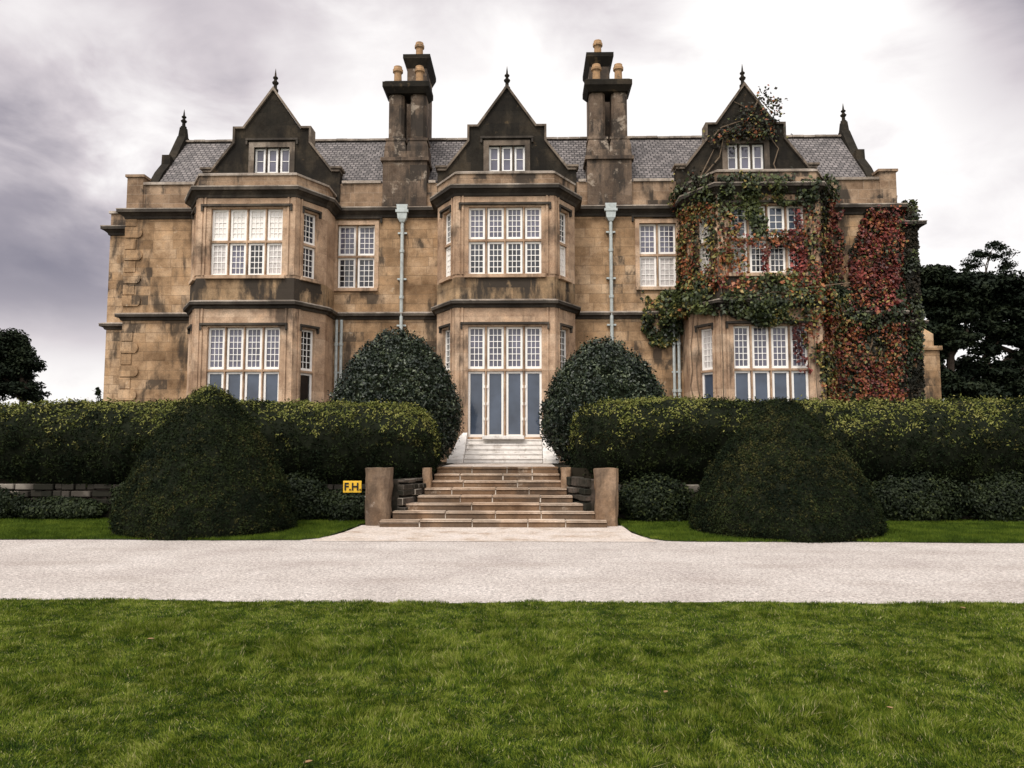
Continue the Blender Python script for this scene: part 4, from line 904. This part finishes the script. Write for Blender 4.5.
# (outline in the picture of the wall, density, weights of dark green yellow orange red)
def inpoly(x, y, poly):
    c = np.zeros(len(x), bool); n = len(poly); j = n - 1
    for i in range(n):
        xi, yi = poly[i]; xj, yj = poly[j]
        c ^= ((yi > y) != (yj > y)) & (x < (xj - xi) * (y - yi) / (yj - yi + 1e-9) + xi); j = i
    return c
REG = [
    ([(676, 186), (700, 178), (830, 178), (840, 190), (838, 204), (676, 204)], 0.95, (0.42, 0.46, 0.12, 0.0, 0.0)),  # yellow leaves paint the lit top of the green band
    ([(678, 203), (716, 203), (716, 290), (678, 290)], 0.52, (0.32, 0.13, 0.12, 0.31, 0.12)),
    ([(716, 203), (752, 203), (752, 216), (716, 222)], 0.4, (0.25, 0.5, 0.15, 0.1, 0.0)),
    ([(715, 215), (733, 215), (750, 275), (715, 285)], 0.5, (0.3, 0.1, 0.1, 0.3, 0.2)),
    ([(748, 188), (768, 188), (766, 236), (748, 240)], 0.8, (0.3, 0.55, 0.1, 0.05, 0.0)),
    ([(735, 234), (806, 230), (806, 246), (735, 250)], 0.5, (0.3, 0.15, 0.05, 0.2, 0.3)),
    ([(763, 240), (772, 240), (770, 274), (764, 274)], 0.6, (0.1, 0.0, 0.0, 0.1, 0.8)),
    ([(787, 240), (806, 215), (806, 275), (787, 275)], 0.2, (0.12, 0.0, 0.0, 0.1, 0.78)),
    ([(797, 206), (806, 206), (806, 280), (797, 280)], 0.6, (0.12, 0.0, 0.05, 0.1, 0.73)),
    ([(806, 204), (822, 204), (822, 290), (806, 290)], 0.35, (0.4, 0.1, 0.1, 0.1, 0.3)),
    ([(818, 204), (842, 200), (842, 295), (822, 295)], 0.75, (0.38, 0.05, 0.03, 0.12, 0.42)),
    ([(676, 280), (800, 274), (842, 280), (842, 300), (676, 300)], 0.6, (0.25, 0.35, 0.1, 0.22, 0.08)),
    ([(660, 292), (850, 288), (850, 318), (720, 316), (660, 318)], 1.0, (0.32, 0.45, 0.10, 0.10, 0.03)),
    ([(628, 290), (640, 289), (680, 300), (680, 330), (664, 350), (655, 354), (638, 325), (650, 312), (632, 298)], 0.8, (0.3, 0.36, 0.2, 0.14, 0.0)),
    ([(740, 312), (830, 312), (830, 326), (770, 326)], 0.8, (0.25, 0.4, 0.2, 0.1, 0.05)),
    ([(792, 325), (806, 325), (806, 372), (795, 372)], 0.35, (0.15, 0.0, 0.0, 0.15, 0.7)),
    ([(808, 312), (836, 312), (836, 404), (818, 404)], 0.75, (0.3, 0.1, 0.16, 0.3, 0.14)),
    ([(845, 300), (850, 250), (858, 225), (868, 214), (906, 214), (912, 320), (845, 320)], 1.0, (0.42, 0.03, 0.01, 0.08, 0.46)),
    ([(836, 296), (850, 296), (850, 404), (826, 404)], 0.85, (0.3, 0.2, 0.1, 0.25, 0.15)),
    ([(838, 312), (925, 308), (925, 330), (838, 332)], 1.0, (0.55, 0.40, 0.03, 0.01, 0.01)),
    ([(838, 328), (906, 328), (912, 404), (838, 404)], 1.0, (0.42, 0.06, 0.02, 0.14, 0.36)),
    ([(898, 190), (935, 190), (935, 410), (902, 410)], 1.0, (0.72, 0.27, 0.01, 0.0, 0.0)),
]
crng = np.random.default_rng(77)
def creeper_points(n):
    areas = [(f[2] - f[1]) * (f[4] - f[3]) for f in surf]; P, N, S = [], [], []
    for si, ((F, u0, u1, z0, z1), A) in enumerate(zip(surf, areas)):
        k = int(n * A / sum(areas)); u, z = crng.uniform(u0, u1, k), crng.uniform(z0, z1, k)
        q = F.o[None] + F.u[None] * u[:, None]; P.append(np.column_stack([q, z])); N.append(np.tile(np.append(F.n, 0), (k, 1))); S.append(np.full(k, si))
    P, N = np.concatenate(P), np.concatenate(N); S = np.concatenate(S)
    x, y = proj(P); jx = (fbm(P * 1.5, 5, 4) - 0.5) * 27; jy = (fbm(P * 1.5, 15, 4) - 0.5) * 27
    mi = np.full(len(P), -1); clump = np.clip((fbm(P * np.array([2.1, 2.1, 1.6]), 25, 3) - 0.30) * 3.6, 0.03, 1)
    for ri, (poly, dens, wts) in enumerate(REG):
        ok = inpoly(x + jx, y + jy, poly) & (crng.random(len(P)) < dens * clump ** (0.35 if ri >= 17 else 0.75))
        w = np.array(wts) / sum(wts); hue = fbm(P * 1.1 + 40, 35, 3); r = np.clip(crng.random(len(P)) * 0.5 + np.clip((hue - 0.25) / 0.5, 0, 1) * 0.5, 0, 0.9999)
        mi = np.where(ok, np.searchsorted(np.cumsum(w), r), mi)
    k = mi >= 0; return P[k], N[k], np.clip(mi[k], 0, 4), S[k]
P, N, MI, S = creeper_points(170000)
thick = np.clip(fbm(P * 0.8, 45, 3) * 1.4 - 0.3, 0.05, 1)
ledge = np.exp(-((P[:, 2] - 6.6) / 0.5) ** 2) + np.exp(-((P[:, 2] - 10.8) / 0.45) ** 2)
off = 0.03 + crng.random(len(P)) ** 1.3 * (0.10 + 0.16 * thick + 0.34 * ledge)
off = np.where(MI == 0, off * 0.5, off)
P = P + N * off[:, None]
groups = [('climbing_creeper', 'orange and green creeper growing all over the canted bay under the vine-clad gable', np.isin(S, [0, 1, 2, 3, 4, 5])),
          ('climbing_creeper', 'deep red creeper covering the flat wall between the canted bay and the ivy corner', S == 6),
          ('climbing_ivy', 'dark green ivy hanging on the outer house corner beside the red creeper', np.isin(S, [7, 8]))]
def vine_stems(m, F, base_us, ztop, rg, rad=0.022, z0=TZ, amp=0.5):
    for u in base_us:
        p = [F.p(u, 0.03, z0)]; z = z0; uu = u
        while z < ztop: z += rg.uniform(0.35, 0.7); uu = min(max(uu + rg.normal() * 0.12 * amp * 2, 0.05), F.len - 0.05); p.append(F.p(uu, 0.03 + rg.uniform(0, 0.05), z))
        m.tube(p, np.linspace(rad, rad * 0.35, len(p)), 5)
for gi, (nm, lab, k) in enumerate(groups):
    root = thing(nm, lab, 'creeper' if gi < 2 else 'ivy', [(cb, 27.9, TZ), (12.3, 27.9, TZ), (14.4, 29.9, TZ)][gi])
    V, F = leaf_geo(crng, P[k], N[k] + np.array([0, 0, 0.45]), *(np.array([[0.115], [0.088]]) * crng.uniform(0.65, 1.45, k.sum())), 0.6, 0.6)
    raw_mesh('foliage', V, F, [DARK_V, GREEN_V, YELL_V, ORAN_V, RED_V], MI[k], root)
    m = MB()
    if gi == 0:
        vine_stems(m, surf[3][0], [0.25, 1.15, 1.3], 10.6, crng); vine_stems(m, surf[1][0], [0.15, 0.3], 10.4, crng); vine_stems(m, surf[2][0], [0.12, 3.2], 10.5, crng, amp=0.1)
        for s_ in range(5):
            z = 6.75 + 0.1 * s_; m.tube([(cb - 1.6 + 0.8 * s_, FY - 0.22, z), (cb - 0.6 + 0.8 * s_, FY - 0.26, z + 0.1), (cb + 0.3 + 0.5 * s_, FY - 0.24, z)], 0.018, 5)
    elif gi == 1: vine_stems(m, surf[6][0], [0.3, 0.9, 1.6, 2.2], 9.5, crng)
    else: vine_stems(m, surf[7][0], [0.4, 1.2, 1.8], 10.8, crng, 0.03); vine_stems(m, surf[8][0], [0.4, 1.2], 10.8, crng, 0.03)
    m.build('stem', VINE, root)
# a thinner vine on the gable above
root = thing('climbing_vine', 'sparse half-bare vine climbing the dark gable above the creeper bay', 'vine', (cb, YF - 0.1, 11.9))
m = MB(); yv = YF - 0.10; vr = np.random.default_rng(9)
lines = [[(-2.3, 11.4), (-1.5, 12.0), (-1.0, 12.6), (-0.85, 13.3), (-0.5, 13.7), (0.2, 13.9), (0.5, 14.2)], [(-1.3, 13.3), (-0.9, 13.75), (-0.3, 13.95), (0.3, 14.05), (0.1, 14.5), (-0.4, 14.75)],
         [(1.3, 11.5), (1.0, 12.3), (1.2, 12.9), (0.8, 13.5), (0.4, 13.9)], [(-1.9, 11.5), (-1.4, 12.5), (-1.2, 12.9)], [(0.3, 14.4), (0.55, 14.9), (0.62, 14.75), (0.9, 14.4), (1.15, 14.2)]]
for ln in lines: m.tube([(cb + x, yv - vr.uniform(0, 0.06), z) for x, z in ln], np.linspace(0.03, 0.012, len(ln)), 5)
m.build('stem', VINE, root)
PP = []
def clump(cx_, cz, sx, sz, n): PP.append(np.column_stack([cb + cx_ + vr.normal(size=n) * sx, np.full(n, yv) - vr.uniform(0, 0.28, n), cz + vr.normal(size=n) * sz]))
clump(0.0, 13.45, 0.55, 0.13, 500); clump(0.45, 13.75, 0.35, 0.22, 300); clump(0.2, 14.15, 0.25, 0.25, 130); clump(-0.9, 13.2, 0.3, 0.2, 60); clump(0.95, 14.55, 0.14, 0.22, 60); clump(0.7, 14.95, 0.12, 0.18, 40); clump(1.2, 14.25, 0.1, 0.2, 36); clump(1.25, 14.75, 0.18, 0.06, 14)
clump(-1.9, 11.8, 0.5, 0.25, 60); clump(1.8, 11.7, 0.4, 0.2, 80)
PP = np.concatenate(PP); V, F = leaf_geo(vr, PP, np.tile([0, -1, 0.4], (len(PP), 1)), 0.13, 0.10, 0.6, 0.5)
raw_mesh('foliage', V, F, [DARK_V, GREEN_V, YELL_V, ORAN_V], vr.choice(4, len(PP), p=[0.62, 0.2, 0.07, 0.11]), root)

# ================================================================== TREES
def tree(name, label, base, trunk_h, blobs, n, leaf, seed, rad=0.35, mats=(TREE_L,), sub=9, twig=True, dens_pow=0.5):
    """blobs: (x, y, z, rx, ry, rz) lobes of the crown; each breaks up into leaf sprays with gaps between"""
    rng = np.random.default_rng(seed); root = thing(name, label, 'tree', base)
    b = np.array(base, float); m = MB(); top = b + np.array([rng.uniform(-0.3, 0.3), 0, trunk_h])
    m.tube([b, b + (top - b) * 0.4 + rng.normal(size=3) * 0.1, top], [rad, rad * 0.75, rad * 0.5], 9); P, N = [], []
    vol = np.array([q[3] * q[5] for q in blobs]); vol = vol / vol.sum()
    for q, f in zip(blobs, vol):
        c = np.array(q[:3]); s = np.array(q[3:6])
        mid = (top + c) / 2 + rng.normal(size=3) * 0.3; m.tube([top - (top - b) * rng.uniform(0, 0.4), mid, c], [rad * 0.4, rad * 0.25, rad * 0.1], 6)
        for _ in range(sub):
            d = unit(rng.normal(size=(1, 3)))[0]; cc = c + d * s * rng.uniform(0.2, 0.98)
            if twig: m.tube([c, (c + cc) / 2 + rng.normal(size=3) * 0.12, cc], [rad * 0.13, rad * 0.09, rad * 0.03], 5)
            k = max(6, int(n * f / sub)); dd = unit(rng.normal(size=(k, 3))); rr_ = rng.random((k, 1)) ** dens_pow
            P.append(cc + dd * rr_ * s * np.array([0.56, 0.56, 0.40]) * rng.uniform(0.7, 1.25)); N.append(dd * 0.5 + np.array([0, 0, 0.8]))
    P, N = np.concatenate(P), np.concatenate(N); V, F = leaf_geo(rng, P, N, leaf, leaf * 0.55, 0.6, 0.2)
    raw_mesh('crown', V, F, list(mats), rng.integers(0, len(mats), len(P)), root); m.build('trunk', BARK, root); return root
def at(px, py, Y):
    d = FW * 760 + RT * (px - 512) - UP * (py - 384); t = Y / d[1]; return C0 + d * t
def blob(px, py, Y, rx, rz):
    p = at(px, py, Y); k = Y / 760; return (*p, rx * k, rx * k * 0.8, rz * k)
tree('broadleaf_tree', 'dark rounded broadleaf tree rising behind the hedge, alone against the clouds', (-31, 46, TZ), 4.5,
     [blob(*q) for q in ((-12, 350, 46, 34, 24), (12, 346, 46, 22, 14), (26, 362, 46, 15, 11), (14, 372, 46, 22, 12), (-20, 380, 46, 30, 20), (18, 388, 46, 22, 10), (34, 397, 46, 12, 7), (4, 370, 46, 22, 12), (-40, 360, 46, 30, 30))], 52000, 0.24, 81, sub=18)
tree('conifer', 'tip of a small dark conifer showing beside the creeper-free house corner', (at(98, 400, 34)[0] + 0.1, 34, TZ), 2.2,
     [blob(*q) for q in ((98, 392, 34, 3.5, 7), (98, 405, 34, 7, 8), (97, 418, 34, 9, 9))], 900, 0.16, 82, rad=0.06, sub=6)
tree('pine_tree', 'tall spreading dark pine closest to the ivy-clad house corner', (25.5, 46, TZ), 6.5,
     [blob(*q) for q in ((932, 280, 46, 28, 17), (958, 290, 46, 28, 17), (935, 305, 46, 26, 18), (962, 312, 46, 24, 14), (930, 330, 46, 22, 16), (950, 338, 46, 24, 12), (932, 358, 46, 16, 14), (940, 375, 46, 18, 12), (950, 392, 46, 30, 12))], 52000, 0.30, 83, sub=18)
tree('pine_tree', 'broad dark pine with a thick trunk, farther from the house than the other pine', (31.5, 48, TZ), 8.0,
     [blob(*q) for q in ((985, 284, 48, 30, 16), (1015, 294, 48, 30, 18), (1000, 306, 48, 30, 16), (1030, 318, 48, 26, 20), (990, 326, 48, 22, 12), (1015, 334, 48, 24, 14), (1030, 352, 48, 20, 18), (988, 352, 48, 14, 10), (1012, 366, 48, 18, 12), (975, 366, 48, 18, 10), (995, 376, 48, 20, 10), (985, 392, 48, 30, 14), (1020, 390, 48, 30, 16), (968, 380, 48, 14, 12), (1050, 330, 48, 30, 40))], 62000, 0.30, 84, rad=0.5, sub=18)
tree('thin_tree', 'tall thin airy tree with see-through crown standing above the pines', (at(988, 300, 60)[0], 60, TZ), 12.5,
     [blob(*q) for q in ((990, 256, 60, 17, 10), (974, 264, 60, 12, 7), (1006, 266, 60, 12, 8), (966, 270, 60, 7, 4), (994, 245, 60, 10, 6), (984, 277, 60, 14, 7), (1002, 280, 60, 10, 6))], 4200, 0.22, 85, rad=0.2, sub=8, dens_pow=0.7)

# ================================================================== GRASS
def blades(name, rng, n, sample, hmin, hmax, w, mats, pmix, lean=0.5, hfield=None):
    x, y = sample(n); n = len(x); P = np.column_stack([x, y, np.full(n, 0.008)])
    h = rng.uniform(hmin, hmax, n)
    if hfield is not None: h = h * hfield(x, y)
    a = rng.uniform(0, 2 * np.pi, n); wd = np.column_stack([np.cos(a), np.sin(a), np.zeros(n)]) * (w * rng.uniform(0.6, 1.3, n))[:, None]
    la = rng.uniform(0, 2 * np.pi, n); l = np.abs(rng.normal(size=n)) * lean
    flow = fbm(np.column_stack([x * 2.2, y * 2.2, np.zeros(n)]), 12, 2) * 14
    tip = P + np.column_stack([(np.cos(la) * 0.6 + np.cos(flow) * 0.5) * l * h, (np.sin(la) * 0.6 + np.sin(flow) * 0.5) * l * h, h])
    V = np.stack([P - wd / 2, P + wd / 2, tip], 1).reshape(-1, 3); mi = rng.choice(len(mats), n, p=pmix)
    o = raw_mesh(name, V, np.arange(n * 3).reshape(n, 3), mats, mi); o['kind'] = 'stuff'; o['label'] = 'short green grass'; return o
grng = np.random.default_rng(99)
def lawn_sample(n):
    y = 3.2 + (9.0 - 3.2) * grng.random(n); x = (grng.random(n) * 2 - 1) * (y * 0.80 + 1.0)
    le = np.array(8.93 + 0.05 * np.sin(x * 0.9) + 0.03 * np.sin(x * 2.7 + 1) + np.where(x > 1, 0.006 * (x - 1) ** 2, 0)) + (fbm(np.column_stack([x * 3, y * 0, y * 0]), 4, 4) - 0.5) * 0.22
    k = y < le; return x[k], y[k]
TUFTS = [(-0.35, 7.3, 0.75, 0.30), (-0.6, 6.4, 0.9, 0.35), (-2.0, 6.9, 0.8, 0.4), (-2.9, 6.2, 0.8, 0.4), (-3.6, 7.6, 0.7, 0.3), (5.2, 8.85, 1.5, 0.3), (3.9, 8.4, 0.8, 0.2), (-4.3, 5.6, 0.7, 0.5), (1.9, 5.3, 0.6, 0.3), (-1.2, 5.2, 0.5, 0.3), (4.6, 6.3, 0.9, 0.4)]
def tuft(x, y):
    n0 = np.zeros(len(x)); f = fbm(np.column_stack([x * 1.2, y * 1.2, n0]), 33, 3); g = fbm(np.column_stack([x * 14, y * 14, n0]), 53, 2)
    t = sum(np.exp(-((x - a) / c) ** 2 - ((y - b) / d) ** 2) for a, b, c, d in TUFTS)
    t = t * np.clip((fbm(np.column_stack([x * 5, y * 5, n0]), 63, 2) - 0.3) * 3, 0, 1.3)
    return 0.45 + np.clip((f - 0.45) * 1.6, 0, 0.5) + np.clip((g - 0.4) * 1.5, 0, 0.6) + t * 1.25
blades('lawn_grass', grng, 900000, lawn_sample, 0.014, 0.036, 0.0072, [GRASS_F, STRAW], [0.955, 0.045], 1.15, tuft)
def verge(poly, x0, x1):
    px = np.array([p[0] for p in poly])
    def f(n):
        x = x0 + (x1 - x0) * grng.random(n); y = 14.5 + 4.3 * grng.random(n); k = inpoly(x + (fbm(np.column_stack([x * 4, y * 4, x * 0]), 71) - 0.5) * 0.35, y + (fbm(np.column_stack([x * 4, y * 4, x * 0]), 72) - 0.5) * 0.30, poly); return x[k], y[k]
    return f
blades('verge_grass', grng, 130000, verge(LV, -15, -3.8), 0.03, 0.07, 0.012, [GRASS_D], [1.0], 0.5)
blades('verge_grass', grng, 130000, verge(RV, 2.1, 14), 0.03, 0.07, 0.012, [GRASS_D], [1.0], 0.5)

# a few fallen leaves
def fallen(x, y, s, a, label):
    m = MB(); c, sn = math.cos(a), math.sin(a)
    out = [(-0.5, 0, 0.01), (-0.2, 0.28, 0.035), (0.2, 0.24, 0.03), (0.5, 0, 0.0), (0.2, -0.24, 0.03), (-0.2, -0.28, 0.035)]
    q = [(x + s * (u * c - v * sn), y + s * (u * sn + v * c), 0.055 + w * s * 6 * 0.3) for u, v, w in out]; mid = [(x + s * u * c, y + s * u * sn, 0.05) for u in (-0.2, 0.2)]
    m.face([q[0], mid[0], q[1]]); m.face([q[1], mid[0], mid[1], q[2]]); m.face([q[2], mid[1], q[3]]); m.face([q[3], mid[1], q[4]]); m.face([q[4], mid[1], mid[0], q[5]]); m.face([q[5], mid[0], q[0]])
    tag(m.build('fallen_leaf', DEADLEAF, None, (x, y, 0.05)), label, 'leaf', 'fallen leaves on the lawn')
fallen(-3.43, 7.0, 0.065, 0.3, 'brown fallen leaf on the grass toward the left, nearest the gravel')
fallen(0.98, 5.6, 0.055, 1.0, 'pale fallen leaf on the grass right of the middle')
fallen(2.42, 5.3, 0.05, 2.2, 'small fallen leaf low on the right half of the lawn')
fallen(-1.22, 4.35, 0.05, 0.8, 'fallen leaf at the very bottom edge of the lawn')
fallen(4.7, 8.5, 0.08, 1.8, 'fallen leaf among the long grass at the lawn edge on the right')
